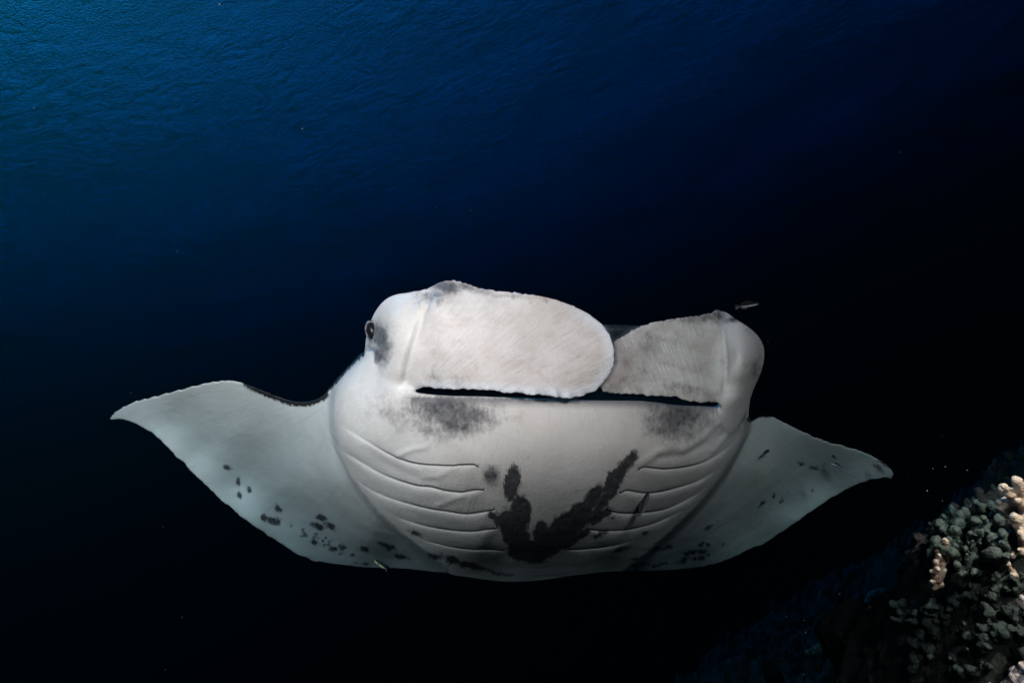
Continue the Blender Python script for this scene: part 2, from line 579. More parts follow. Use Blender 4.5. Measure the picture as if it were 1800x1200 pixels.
nrm = np.empty(nv * 3, np.float32)
me.vertices.foreach_get('normal', nrm); nrm = nrm.reshape(-1, 3).astype(float)
toward = np.sign(np.sum(nrm * -V, 1))
disp = np.zeros(nv)
slit = np.full(nv, 99.0); sslit = np.full(nv, 99.0); swide = np.zeros(nv)
for si, s in enumerate(SLITS):
    c = spline(s, 5, False)
    ys = np.interp(x, c[:, 0], c[:, 1])
    dy = y - ys
    a, b = c[0, 0], c[-1, 0]
    inner_is_right = b < 960
    e_in = 10 + 0.5 * np.abs(np.clip(dy, 0, 30))
    fade_out = sstep(x, a - 10, a + 40) * (1 - sstep(x, b - e_in - 8, b + 4)) if inner_is_right else sstep(x, a - 4, a + 8 + e_in) * (1 - sstep(x, b - 40, b + 10))
    A_ = [0.0036, 0.0044, 0.0042, 0.0037, 0.0028][si % 5]
    below = np.where(dy > 0, (1 - np.exp(-dy / 6.0)) * np.exp(-(dy / 32.0)), 0)
    above = np.where(dy <= 0, -0.45 * np.exp(dy / 6.0), -0.45 * np.exp(-dy / 1.5))
    disp += A_ * fade_out * (below * 1.4 + above)
    q = pdist(c, x, y, False, 30)
    # slits open widest towards the middle of the body, and thin away outwards
    inner = (x - a) / (b - a) if inner_is_right else (b - x) / (b - a)
    qq = q + 2.2 * (1 - np.clip(inner * 1.7, 0, 1))
    nearer = qq < slit
    slit = np.where(nearer, qq, slit)
    sgn_ = np.where((x >= a) & (x <= b), np.where(dy > 0, 1.0, -1.0), 1.0)
    sslit = np.where(nearer, sgn_ * q + 0 * x, sslit)
    swide = np.where(nearer, np.clip(inner * 1.7, 0.0, 1.0), swide)


def stroke_bump(pts, amp, wd, soft=1.0):
    c = spline(pts, 5, False)
    q = pdist(c, x, y, False, 40)
    return amp * np.exp(-(q / wd) ** 2)


# soft skin folds of the chest
disp += stroke_bump([(700, 800), (725, 790), (750, 784), (758, 772)], 0.0035, 5)
disp += stroke_bump([(745, 838), (770, 835), (790, 825), (797, 820)], 0.002, 6)
disp += stroke_bump([(770, 886), (795, 875), (812, 868)], 0.0018, 6)
disp -= stroke_bump([(645, 790), (700, 825), (760, 845)], 0.002, 9)
disp += stroke_bump([(1130, 812), (1155, 795), (1200, 780)], 0.003, 8)
disp += stroke_bump([(1200, 790), (1235, 765), (1262, 738)], 0.004, 9)
disp -= stroke_bump([(1160, 805), (1200, 800), (1240, 780)], 0.0025, 7)
disp += stroke_bump([(1255, 790), (1290, 745), (1308, 700)], 0.003, 6)
V += nrm * (disp * wA * toward)[:, None]
# wrinkle beside the eye lobe and the fold of the right fin
xL = (frontL & (y < 700)).astype(float)
V += nrm * ((stroke_bump([(752, 520), (741, 560), (728, 600), (716, 640), (711, 670)], -0.006, 6)
             + stroke_bump([(735, 545), (722, 590), (705, 640), (702, 670)], 0.0035, 8)) * xL)[:, None]
xR = frontR.astype(float)
V += nrm * ((stroke_bump([(1268, 545), (1272, 590), (1276, 640), (1274, 690)], -0.006, 5)) * xR)[:, None]
V += (lap(V) - V) * 0.3
me.vertices.foreach_set('co', V.astype(np.float32).ravel()); me.update()

# ------------------------------------------------------------------ manta ray: markings
x, y, d = project(V)


def ell(cx, cy, rx, ry, ang=0.0):
    a = math.radians(ang)
    u = (x - cx) * math.cos(a) + (y - cy) * math.sin(a)
    v = -(x - cx) * math.sin(a) + (y - cy) * math.cos(a)
    return (1 - np.sqrt((u / rx) ** 2 + (v / ry) ** 2)) * min(rx, ry)


mark = np.full(nv, -30.0)
CHEST = [(900, 848, 15, 34, 8), (914, 905, 21, 36, 4), (893, 925, 15, 32, -12), (910, 947, 27, 20, 20),
    (869, 908, 14, 8, 25), (878, 915, 10, 16, -20), (925, 965, 36, 20, 5), (938, 975, 34, 15, -2), (951, 944, 16, 29, 3), (905, 968, 14, 11, 0),
    (990, 930, 24, 38, 42), (1008, 918, 46, 20, -42), (1020, 905, 26, 22, -40), (1041, 876, 31, 13, -57), (1060, 885, 38, 8, -48), (1079, 846, 44, 14, -59),
    (1105, 812, 24, 10, -55), (1110, 803, 15, 8, -50), (1050, 908, 30, 10, -28), (1060, 903, 22, 8, -25), (1025, 938, 18, 7, -30), (1000, 950, 28, 12, -32), (1054, 939, 12, 4.5, -22), (970, 958, 26, 18, -20),
    (1072, 830, 6, 4, 30), (1078, 910, 12, 3, -8), (917, 870, 6, 2, 0), (960, 970, 18, 12, -30)]
WSPOTS_SHADOWS = [(399, 822, 7, 4.5, 20), (419, 846, 4, 6, -10), (438, 861, 4, 7, -15), (421, 869, 4, 6, -15), (489, 893, 5, 8, -30), (465, 911, 6, 7, -30), (475, 914, 6, 7, -30), (483, 916, 6, 7, -20), (489, 915, 5, 7, -20),
    (565, 910, 10, 5, 28), (558, 924, 12, 6, 28), (580, 924, 13, 5, 28), (551, 952, 7, 5, 15), (587, 964, 7, 4, 10), (602, 962, 9, 5, 20), (511, 924, 3, 2.5, 20), (533, 930, 2.4, 2.4, 0), (536, 936, 2, 2, 0), (556, 938, 3, 2.4, 0),
    (560, 946, 3, 2, 0), (567, 950, 3.4, 3, 0), (572, 946, 2.4, 2, 0), (578, 951, 3, 2.5, 0), (570, 957, 3, 2.4, 0), (577, 956, 2.4, 2, 0), (584, 949, 2, 2, 0), (563, 955, 2, 2, 0), (532, 942, 2.4, 1.8, 0), (537, 942, 2, 2, 0), (553, 944, 2.4, 2, 0), (599, 973, 4, 2, 0), (620, 975, 3, 2, 0),
    (730, 937, 10, 4, 25), (641, 964, 8, 4, 20), (679, 959, 15, 5, 18), (704, 978, 12, 4, 15), (636, 990, 12, 3, 4), (641, 966, 6, 4, 20),
    (795, 983, 22, 7, 16), (822, 992, 24, 6, 14), (846, 999, 16, 4, 8), (765, 978, 12, 6, 12), (886, 1009, 14, 3, 4),
    (1409, 815, 5.5, 3.4, 10), (1435, 823, 11, 3.6, 12), (1428, 861, 2.6, 3, 0), (1360, 872, 2.6, 4.5, 10), (1374, 879, 2.6, 5.5, 15), (1340, 885, 6.5, 3.6, -50),  # leading pair are fish shadows painted on the wing, the rest spots
    (1244, 926.6, 8, 3.6, -32), (1209, 973, 8, 5, -25), (1220, 970, 8, 4.5, -20), (1234, 970, 9, 4.5, -15), (1234, 980, 9, 5, -15), (1199, 986, 9, 3.6, -12), (1204, 980, 7, 4, -20), (1243, 956, 5, 4, 0), (1230, 958, 3, 3, 0), (1236, 954, 3, 2.5, 0), (1222, 981, 5, 3.5, 0), (1246, 975, 3, 3, 0), (1270, 958, 3.4, 2, -30),
    (1152, 965, 9, 3.4, -18), (1170, 963, 9, 3.8, -20), (1118, 980, 9, 3, -15), (1124, 992, 17, 2.6, -4), (1151, 994, 8, 2.2, 0), (1169, 990, 7, 2.4, -8), (1105, 998, 8, 2, 0), (1094, 965, 16, 3.5, -14), (1130, 938, 10, 2.6, -20)]
for c in CHEST: mark = np.maximum(mark, np.where(wA > 0.3, ell(*c), -30))
for c in WSPOTS_SHADOWS: mark = np.maximum(mark, np.where(wA > 0.3, ell(*c), -30))


def soft(cx, cy, rx, ry, ang, s, w):
    a = math.radians(ang)
    u = ((x - cx) * math.cos(a) + (y - cy) * math.sin(a)) / rx
    v = (-(x - cx) * math.sin(a) + (y - cy) * math.cos(a)) / ry
    return s * np.exp(-(u * u + v * v) * 0.9) * w


smudge = np.zeros(nv)
wL = frontL.astype(float); wR = frontR.astype(float)
for k in range(4): wL = lap(wL[:, None])[:, 0]; wR = lap(wR[:, None])[:, 0]
finL = wL * sstep(x, 722, 775); finR = wR * (1 - sstep(x, 1250, 1275))
for a in [(790, 724, 82, 32, 4, 1.05, wA), (805, 748, 56, 24, 0, 0.85, wA), (750, 754, 46, 18, 25, 0.6, wA), (690, 725, 42, 24, 10, 0.42, 1), (840, 765, 22, 10, 10, 0.35, wA), (770, 762, 16, 14, 0, 0.45, wA),
          (1190, 732, 56, 30, -5, 1.0, wA), (1180, 754, 44, 26, 10, 0.8, wA), (1232, 745, 34, 22, -20, 0.5, wA), (1190, 775, 22, 14, 0, 0.45, wA), (1255, 728, 25, 18, 0, 0.4, wA), (1275, 755, 26, 12, -50, 0.3, wA),
          (666, 590, 17, 28, -10, 1.05, wL), (674, 612, 22, 24, 0, 0.7, wL), (662, 626, 24, 20, 0, 1.0, wL), (688, 610, 14, 30, 15, 0.34, wL), (650, 600, 10, 40, 0, 0.6, wL),
          (782, 503, 34, 13, 8, 1.0, wL), (762, 518, 30, 14, -20, 0.62, wL), (772, 530, 8, 12, 0, 0.6, wL), (820, 505, 40, 9, 12, 0.8, wL), (745, 528, 22, 12, 0, 0.3, wL), (905, 521, 60, 5, 4, 0.45, wL), (960, 528, 4, 10, -30, 0.5, wL), (930, 524, 4, 9, -30, 0.5, wL), (900, 520, 4, 8, -30, 0.5, wL),
          (780, 668, 60, 20, 0, 0.30, wL), (745, 680, 26, 10, -15, 0.4, wL), (1065, 640, 16, 40, 20, 0.16, wL),
          (1225, 558, 60, 10, -6, 0.6, wR), (1262, 555, 18, 16, 0, 0.8, wR), (1150, 600, 70, 24, -15, 0.36, wR), (1120, 640, 60, 50, 0, 0.22, wR), (1200, 684, 80, 16, 5, 0.42, wR), (1095, 675, 34, 18, -20, 0.36, wR), (1262, 575, 14, 30, 0, 0.4, wR), (1270, 640, 6, 60, 2, 0.30, wR),
          (1327, 650, 14, 22, 10, 0.5, wR), (1336, 618, 10, 26, 0, 0.42, wR), (1316, 645, 8, 10, 0, 0.3, wR), (1310, 575, 30, 8, 35, 0.4, wR)]:
    smudge = np.maximum(smudge, soft(*a))
smudge = np.maximum(smudge, soft(863, 835, 15, 17, 0, 1.15, wA))

# dark back: everything behind the white underside, and the dark leading rims
back = np.zeros(nv)
tA = thick_A(x, y)
r = d - front_A(x, y)
back = np.where(~frontL & ~frontR & (r > 0.02 + 0.2 * tA) & ((y < 700) | (x < 600) | (x > 1300) | (y > 950)), 1.0, back)
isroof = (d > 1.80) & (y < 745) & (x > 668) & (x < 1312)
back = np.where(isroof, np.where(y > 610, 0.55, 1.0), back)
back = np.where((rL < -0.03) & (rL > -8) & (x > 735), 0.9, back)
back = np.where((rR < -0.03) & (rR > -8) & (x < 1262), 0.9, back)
for k in range(3): back = lap(back[:, None])[:, 0]
rim = spline([(440, 671), (480, 688), (515, 700), (545, 700), (564, 692)], 5, False)
q = pdist(rim, x, y, False, 30)
rimv = np.clip(1.25 - q / 12, -1, 1)
rim = spline([(560, 693), (580, 674), (600, 651), (622, 629), (640, 614)], 5, False)
rimv = np.maximum(rimv, np.clip(1 - pdist(rim, x, y, False, 30) / 10, -1, 1))
rim = spline([(1318, 737), (1334, 728), (1352, 728)], 5, False)
rimv = np.maximum(rimv, np.clip(1 - pdist(rim, x, y, False, 30) / 7, -1, 1))
rimv = np.where(oL & (d < 1.84), -1, rimv)
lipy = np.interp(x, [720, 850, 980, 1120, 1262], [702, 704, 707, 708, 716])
lip = np.clip(1 - (y - lipy) / 13, 0, 1) ** 1.3 * (onA & ~frontL & (y > lipy - 5) & (x > 722) & (x < 1262))  # soft shade of the fins on the lower lip, painted dark

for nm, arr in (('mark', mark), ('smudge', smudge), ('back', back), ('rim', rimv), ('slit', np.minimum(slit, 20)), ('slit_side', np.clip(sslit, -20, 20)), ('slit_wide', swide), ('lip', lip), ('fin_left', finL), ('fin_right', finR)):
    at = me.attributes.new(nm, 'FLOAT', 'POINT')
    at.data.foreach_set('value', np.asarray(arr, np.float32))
edgeL = finL * np.clip((y - (668 + (x - 850) * 0.05)) / 22, 0, 1)
edgeL = np.maximum(edgeL, finL * np.clip(1 - pdist(L_OUT, x, y, True, 40) / 26, 0, 1) * sstep(x, 960, 1060))
at = me.attributes.new('fin_edge_sheen', 'FLOAT', 'POINT'); at.data.foreach_set('value', edgeL.astype(np.float32))
cx_ = np.where(x < 1050 + (y - 690) * 0, 560.0, 1330.0); cx_ = np.where(wR > 0.5, 1330.0, np.where(wL > 0.5, 560.0, cx_))
cy_ = np.where(cx_ < 1000, 860.0, 1000.0)
th_ = np.arctan2(cy_ - y, x - cx_)
at = me.attributes.new('fan_map', 'FLOAT_VECTOR', 'POINT')
at.data.foreach_set('vector', np.stack([np.hypot(x - cx_, y - cy_) / 100, th_, 0 * x], 1).astype(np.float32).ravel())
th_ = np.arctan2(y - 480, x - 950)
at = me.attributes.new('ray_map', 'FLOAT_VECTOR', 'POINT')
at.data.foreach_set('vector', np.stack([np.hypot(x - 950, y - 480) / 100, th_, 0 * x], 1).astype(np.float32).ravel())
at = me.attributes.new('skin_map', 'FLOAT_VECTOR', 'POINT')
at.data.foreach_set('vector', np.stack([x / 100, y / 100, 0 * x], 1).astype(np.float32).ravel())
me.polygons.foreach_set('use_smooth', np.ones(len(me.polygons), dtype=bool))

m = Mat('manta_skin')
at = {k: m.attr(k).outputs['Fac'] for k in ('mark', 'smudge', 'back', 'rim', 'slit', 'slit_side', 'slit_wide', 'lip', 'fin_left', 'fin_right')}
skin = m.attr('skin_map').outputs['Vector']
obc = m.n('TexCoord').outputs['Object']
fur = m.noise(m.scale(skin, (36, 13, 1)), 1.0, 3, 0.6)
fur2 = m.noise(obc, 60, 4, 0.7)
tint = m.noise(obc, 5.0, 4, 0.6)
base = m.mix(m.ramp(tint, 0.35, 0.7), (0.60, 0.585, 0.55, 1), (0.70, 0.69, 0.665, 1))
base = m.mix(m.math('MULTIPLY', m.ramp(fur2, 0.58, 0.75), 0.16), base, (0.30, 0.29, 0.28, 1))
# fine dark pin spots
vor = m.n('TexVoronoi'); m.link(obc, vor.inputs['Vector']); vor.inputs['Scale'].default_value = 85
pin = m.math('MULTIPLY', m.ramp(vor.outputs['Distance'], 0.13, 0.06), m.ramp(m.noise(obc, 12, 2), 0.52, 0.66))
base = m.mix(m.math('MULTIPLY', pin, 0.45), base, (0.10, 0.10, 0.10, 1))
# brownish tone inside the fins
finw = m.math('MULTIPLY', at['fin_right'], m.ramp(m.noise(m.scale(skin, (2.2, 3.5, 1)), 1.0, 5, 0.65), 0.35, 0.7))
base = m.mix(m.math('MULTIPLY', finw, 0.5), base, (0.33, 0.27, 0.23, 1))
finl = m.math('MULTIPLY', at['fin_left'], m.ramp(m.noise(m.scale(skin, (2.0, 2.8, 1)), 1.3, 5, 0.6), 0.4, 0.75))
base = m.mix(m.math('MULTIPLY', finl, 0.5), base, (0.50, 0.43, 0.38, 1))
mott = m.math('ADD', m.math('MULTIPLY', m.noise(m.scale(skin, (17, 10, 1)), 1.0, 6, 0.8), 0.5), m.math('MULTIPLY', m.noise(skin, 3.2, 4, 0.6), 0.5))
mott = m.math('ADD', m.math('MULTIPLY', m.math('SUBTRACT', mott, 0.5), 2.2), 0.5)
sm = m.math('SUBTRACT', at['smudge'], mott)
base = m.mix(m.math('MULTIPLY', m.ramp(sm, -0.42, 0.45), m.ramp(fur2, 0.3, 0.7, 0.72, 0.95)), base, (0.030, 0.034, 0.044, 1))
mk = m.math('ADD', m.math('ADD', at['mark'], m.math('MULTIPLY', m.math('SUBTRACT', m.noise(skin, 7.0, 3, 0.6), 0.5), 14.0)), m.math('MULTIPLY', m.math('SUBTRACT', fur, 0.5), 9.0))
base = m.mix(m.math('MULTIPLY', m.ramp(mk, -2.2, 3.0), m.ramp(fur2, 0.25, 0.75, 0.86, 0.98)), base, (0.018, 0.022, 0.028, 1))
rimn = m.math('ADD', at['rim'], m.math('MULTIPLY', m.math('SUBTRACT', fur, 0.5), 1.1))
base = m.mix(m.ramp(rimn, 0.0, 0.35), base, (0.018, 0.018, 0.018, 1))
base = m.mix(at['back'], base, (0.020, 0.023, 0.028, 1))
sl_ = m.math('MULTIPLY', m.ramp(m.math('ABSOLUTE', at['slit_side']), 2.0, 0.4), m.ramp(at['slit'], 6.0, 4.0))
sl_ = m.math('MULTIPLY', sl_, m.ramp(at['slit_wide'], 0.05, 0.9))
base = m.mix(m.math('MULTIPLY', sl_, 0.85), base, (0.02, 0.02, 0.022, 1))  # shade inside the gill openings painted as thin dark lines
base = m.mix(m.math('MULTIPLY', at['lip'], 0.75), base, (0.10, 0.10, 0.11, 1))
# relief: fan of wrinkles on the fins, fine skin grain
fan = m.attr('fan_map').outputs['Vector']
ray = m.attr('ray_map').outputs['Vector']
fw = m.noise(m.scale(fan, (2.0, 62, 1)), 1.0, 5, 0.6, 1.0)
fmod = m.ramp(m.noise(skin, 1.7, 3, 0.6), 0.3, 0.7, 0.25, 1.0)
finboth = m.math('ADD', at['fin_left'], at['fin_right'])
wr = m.math('MULTIPLY', fw, fmod); wr2 = wr
rays = m.noise(m.scale(ray, (1.1, 75, 1)), 1.0, 5, 0.6, 0.6)
base = m.mix(m.math('MULTIPLY', m.math('MULTIPLY', m.ramp(fw, 0.50, 0.66), finboth), 0.10), base, (0.26, 0.21, 0.18, 1))
base = m.mix(m.math('MULTIPLY', m.ramp(rays, 0.5, 0.72), m.math('SUBTRACT', 0.10, m.math('MULTIPLY', finboth, 0.10))), base, (0.25, 0.26, 0.28, 1))
base = m.mix(m.math('MULTIPLY', m.attr('fin_edge_sheen').outputs['Fac'], 0.8), base, (0.74, 0.84, 0.93, 1))  # wet, translucent brightness of the left fin's edge painted as pale blue
# pale and dark old scratches
srot = m.n('Mapping'); m.link(skin, srot.inputs[0]); srot.inputs['Rotation'].default_value = (0, 0, math.radians(63))
scr = m.math('MULTIPLY', m.ramp(m.noise(m.scale(srot.outputs[0], (1.4, 34, 1)), 1.0, 3, 0.5, 0.4), 0.70, 0.76), m.ramp(m.noise(skin, 1.1, 3, 0.5), 0.5, 0.6))
base = m.mix(m.math('MULTIPLY', scr, 0.35), base, (0.22, 0.22, 0.23, 1))
h = m.math('ADD', m.math('MULTIPLY', m.math('MULTIPLY', wr, finboth), 1.0), m.math('MULTIPLY', rays, 0.22))
h = m.math('ADD', h, m.math('MULTIPLY', m.noise(obc, 140, 3, 0.6), 0.22))
h = m.math('ADD', h, m.math('MULTIPLY', m.noise(obc, 9, 3, 0.5), 0.8))
h = m.math('SUBTRACT', h, m.math('MULTIPLY', sl_, 0.4))
nb_ = m.bump(h, 1.0, 0.0042)
pb = m.n('BsdfPrincipled')
m.link(base, pb.inputs['Base Color'])
pb.inputs['Roughness'].default_value = 0.47
pb.inputs['Specular IOR Level'].default_value = 0.32
m.link(nb_, pb.inputs['Normal'])
m.link(pb.outputs[0], m.out.inputs['Surface'])
me.materials.clear()
me.materials.append(m.m)
me.name = 'body'
body = bpy.data.objects.new('body', me)
COL.objects.link(body)
root_loc = Vector(P(950, 850, 1.9))
manta = bpy.data.objects.new('manta_ray', None)
COL.objects.link(manta)
manta.location = root_loc
manta.empty_display_size = 0.2
tag(manta, 'large manta ray with white belly, black chest blotches and unrolled head fins', 'manta ray')


def parent_keep(o, p):
    o.parent = p
    o.matrix_parent_inverse = Matrix.Translation(-Vector(p.location))


parent_keep(body, manta)


# ------------------------------------------------------------------ manta ray: eye
def uv_ball(name, mat, parent=None, seg=28, rings=18):
    bm = bmesh.new()
    bmesh.ops.create_uvsphere(bm, u_segments=seg, v_segments=rings, radius=1.0)
    me_ = bpy.data.meshes.new(name)
    for f in bm.faces: f.smooth = True
    bm.to_mesh(me_); bm.free()
    me_.materials.append(mat)
    o = bpy.data.objects.new(name, me_)
    COL.objects.link(o)
    return o


m = Mat('eye_black')
pb = m.n('BsdfPrincipled')
pb.inputs['Base Color'].default_value = (0.008, 0.008, 0.010, 1)
pb.inputs['Roughness'].default_value = 0.32; pb.inputs['Specular IOR Level'].default_value = 0.25
m.link(pb.outputs[0], m.out.inputs['Surface'])
EYE = m.m


def place_local(o, px, py, d, angle, sx, sy, sz):
    """put an object at picture point px,py; its x axis lies in the picture plane, turned by angle degrees"""
    a = math.radians(angle)
    X = math.cos(a) * RGT + math.sin(a) * UPV
    Yv = -math.sin(a) * RGT + math.cos(a) * UPV
    Zv = -FWD
    R = Matrix((X * sx, Yv * sy, Zv * sz)).transposed().to_4x4()
    o.matrix_world = Matrix.Translation(Vector(P(px, py, d))) @ R


for (px_, py_, off_, ang) in ((657, 584, 0.003, 112), (1328, 625, 0.13, 90)):
    e = uv_ball('eye', EYE)
    dd_ = float((dL if px_ < 900 else dR)(np.array(px_ + 0.0), np.array(py_ + 0.0)))
    place_local(e, px_, py_, dd_ + 0.010 + off_, ang, 0.027, 0.015, 0.018)
    bpy.context.view_layer.update()
    mw = e.matrix_world.copy()
    e.parent = manta
    e.matrix_parent_inverse = Matrix.Translation(-Vector(manta.location))
    if px_ > 900: continue
    # eyelid: a thick ring of skin round the eye
    bm = bmesh.new()
    M_, N_ = 36, 10
    vsx = []
    for i in range(M_):
        a = 2 * math.pi * i / M_
        for j in range(N_):
            b = 2 * math.pi * j / N_
            r_ = 1.02 + 0.15 * math.cos(b)
            vsx.append((r_ * math.cos(a), r_ * math.sin(a) * 1.1, 0.25 + 0.25 * math.sin(b)))
    fx = [(i * N_ + j, ((i + 1) % M_) * N_ + j, ((i + 1) % M_) * N_ + (j + 1) % N_, i * N_ + (j + 1) % N_) for i in range(M_) for j in range(N_)]
    bm.free()
    lid = mesh_obj('eyelid', vsx, fx, None)
    lm = bpy.data.materials.get('eyelid_skin')
    if lm is None:
        q_ = Mat('eyelid_skin')
        pb = q_.n('BsdfPrincipled')
        c_ = q_.mix(q_.ramp(q_.noise(q_.n('TexCoord').outputs['Object'], 3.0, 4, 0.7), 0.4, 0.6), (0.02, 0.022, 0.03, 1), (0.17, 0.17, 0.18, 1))
        q_.link(c_, pb.inputs['Base Color']); pb.inputs['Roughness'].default_value = 0.5
        q_.link(pb.outputs[0], q_.out.inputs['Surface'])
        lm = q_.m
    lid.data.materials.append(lm)
    lid.parent = e


# ------------------------------------------------------------------ cleaner wrasses
def fish_material(name, back_c, belly_c, stripe):
    m = Mat(name)
    tc = m.n('TexCoord')
    sp = m.n('SeparateXYZ'); m.link(tc.outputs['Object'], sp.inputs[0])
    zz = m.math('ADD', sp.outputs[2], m.math('MULTIPLY', m.noise(tc.outputs['Object'], 8, 2), 0.03))
    c = m.mix(m.ramp(zz, -0.02, 0.06), belly_c, back_c)
    st = m.ramp(m.math('ABSOLUTE', m.math('SUBTRACT', zz, 0.035)), 0.055 if stripe else 0.0, 0.02 if stripe else -0.1)
    c = m.mix(st if stripe else 0.0, c, (0.006, 0.006, 0.008, 1))
    pb = m.n('BsdfPrincipled'); m.link(c, pb.inputs['Base Color'])
    pb.inputs['Roughness'].default_value = 0.6; pb.inputs['Specular IOR Level'].default_value = 0.2
    m.link(pb.outputs[0], m.out.inputs['Surface'])
    return m.m


FM_PALE = fish_material('fish_pale_belly', (0.01, 0.01, 0.012, 1), (0.40, 0.43, 0.46, 1), True)
FM_DARK = fish_material('fish_dark', (0.008, 0.009, 0.012, 1), (0.05, 0.055, 0.06, 1), True)
FM_YEL = fish_material('fish_yellow', (0.02, 0.02, 0.01, 1), (0.62, 0.60, 0.36, 1), False)
FM_FIN = fish_material('fish_fin', (0.01, 0.01, 0.012, 1), (0.06, 0.07, 0.08, 1), False)


def make_fish(mat, finmat, label, px, py, d, length, angle, yaw=0.0, pitch_roll=0.0, deep=0.125, group=None, bend=0.0):
    """a slim wrasse of the given length, nose along +x"""
    root = bpy.data.objects.new('cleaner_fish', None)
    COL.objects.link(root)
    root.empty_display_size = 0.02
    ns, nr = 26, 14
    V_, F_ = [], []
    for i in range(ns):
        t = i / (ns - 1)
        xx = 0.5 - t * 0.86
        hgt = deep * (math.sin(math.pi * min(1, t * 0.97 + 0.03)) ** 0.62) * (1 - 0.42 * t) + 0.012
        hgt *= min(1, 0.25 + t * 6)
        wid = hgt * 0.62
        yb = bend * (t - 0.4) ** 2
        for j in range(nr):
            a = 2 * math.pi * j / nr
            V_.append((xx, yb + wid * math.cos(a), hgt * math.sin(a) * (1.0 if math.sin(a) > 0 else 0.95)))
    for i in range(ns - 1):
        for j in range(nr):
            F_.append((i * nr + j, i * nr + (j + 1) % nr, (i + 1) * nr + (j + 1) % nr, (i + 1) * nr + j))
    F_.append(tuple(range(nr))); F_.append(tuple((ns - 1) * nr + j for j in reversed(range(nr))))
    b = mesh_obj('body', V_, F_, mat, root)

    def fin(name, pts, y0=0.0, tilt=0.0):
        n = len(pts)
        vv = [(p[0], y0 + 0.006 + abs(p[1]) * 0 + tilt * p[1], p[1]) for p in pts] + [(p[0], y0 - 0.006 + tilt * p[1], p[1]) for p in pts]
        ff = [tuple(range(n)), tuple(reversed(range(n, 2 * n)))] + [(i, n + i, n + (i + 1) % n, (i + 1) % n) for i in range(n)]
        return mesh_obj(name, vv, ff, finmat, root, smooth=False)

    yb = bend * 0.36
    fin('tail_fin', [(-0.33, 0.035), (-0.42, 0.075), (-0.52, 0.10), (-0.50, 0.04), (-0.495, 0), (-0.50, -0.04), (-0.52, -0.10), (-0.42, -0.075), (-0.33, -0.035)], yb)
    fin('dorsal_fin', [(0.22, 0.08), (0.14, 0.13), (0.0, 0.15), (-0.18, 0.125), (-0.30, 0.085), (-0.30, 0.04), (0.0, 0.06)])
    fin('anal_fin', [(0.02, -0.07), (-0.06, -0.13), (-0.2, -0.115), (-0.3, -0.07), (-0.28, -0.035)])
    fin('pectoral_fin', [(0.2, 0.0), (0.12, -0.05), (0.04, -0.075), (0.05, -0.02), (0.14, 0.02)], 0.075)
    for s in (1, -1):
        ey = uv_ball('eye', EYE, seg=10, rings=8)
        ey.parent = root
        ey.location = (0.41, s * 0.036, 0.018); ey.scale = (0.016, 0.010, 0.016)
    a = math.radians(angle); w = math.radians(yaw)
    X = math.cos(w) * (math.cos(a) * RGT + math.sin(a) * UPV) + math.sin(w) * FWD
    Zv = -math.sin(a) * RGT + math.cos(a) * UPV
    if math.cos(a) < 0: Zv = -Zv
    Zv = Zv - np.dot(Zv, X) * X; Zv /= np.linalg.norm(Zv)
    Yv = np.cross(Zv, X)
    r_ = math.radians(pitch_roll)
    Z2 = math.cos(r_) * Zv + math.sin(r_) * Yv
    Y2 = np.cross(Z2, X)
    root.matrix_world = Matrix.Translation(Vector(P(px, py, d))) @ Matrix((X * length, Y2 * length, Z2 * length)).transposed().to_4x4()
    tag(root, label, 'fish', group)
    return root


G = 'cleaner wrasses swimming around the manta'
def fdepth(px, py, gap):
    return float(front_A(np.array([px + 0.0]), np.array([py + 0.0]))[0]) - gap

make_fish(FM_PALE, FM_FIN, 'slim fish with black back and silvery belly swimming above the right head lobe', 1314, 536, 1.62, 0.066, 9, 15, 0, 0.085, group=G)
make_fish(FM_DARK, FM_FIN, 'dark striped fish hovering nose up over the gill slits right of the chest blotch', 1132, 886, fdepth(1132, 886, 0.055), 0.064, 64, 20, 20, 0.11, group=G)
make_fish(FM_YEL, FM_FIN, 'yellowish fish below the lower left edge of the belly', 669, 992, fdepth(669, 985, 0.03) , 0.065, 152, 25, 0, group=G)
make_fish(FM_DARK, FM_FIN, 'small black fish alone in front of the inner right wing', 1347, 794, fdepth(1347, 794, 0.06), 0.034, 22, 30, 40, 0.17, group=G, bend=0.3)
make_fish(FM_DARK, FM_FIN, 'tiny dark fish just above another fish on the outer right wing', 1466, 803, fdepth(1466, 803, 0.10), 0.022, 110, 62, 20, 0.22, group=G)
make_fish(FM_PALE, FM_FIN, 'arched dark fish with grey belly in the middle of the outer right wing', 1470, 816, fdepth(1470, 816, 0.10), 0.042, 165, 15, -30, 0.11, group=G, bend=-0.6)
make_fish(FM_PALE, FM_FIN, 'dark backed fish with pale belly at the tip of the right wing', 1552, 815, fdepth(1552, 815, 0.05), 0.046, 158, 12, -25, 0.10, group=G, bend=-0.4)


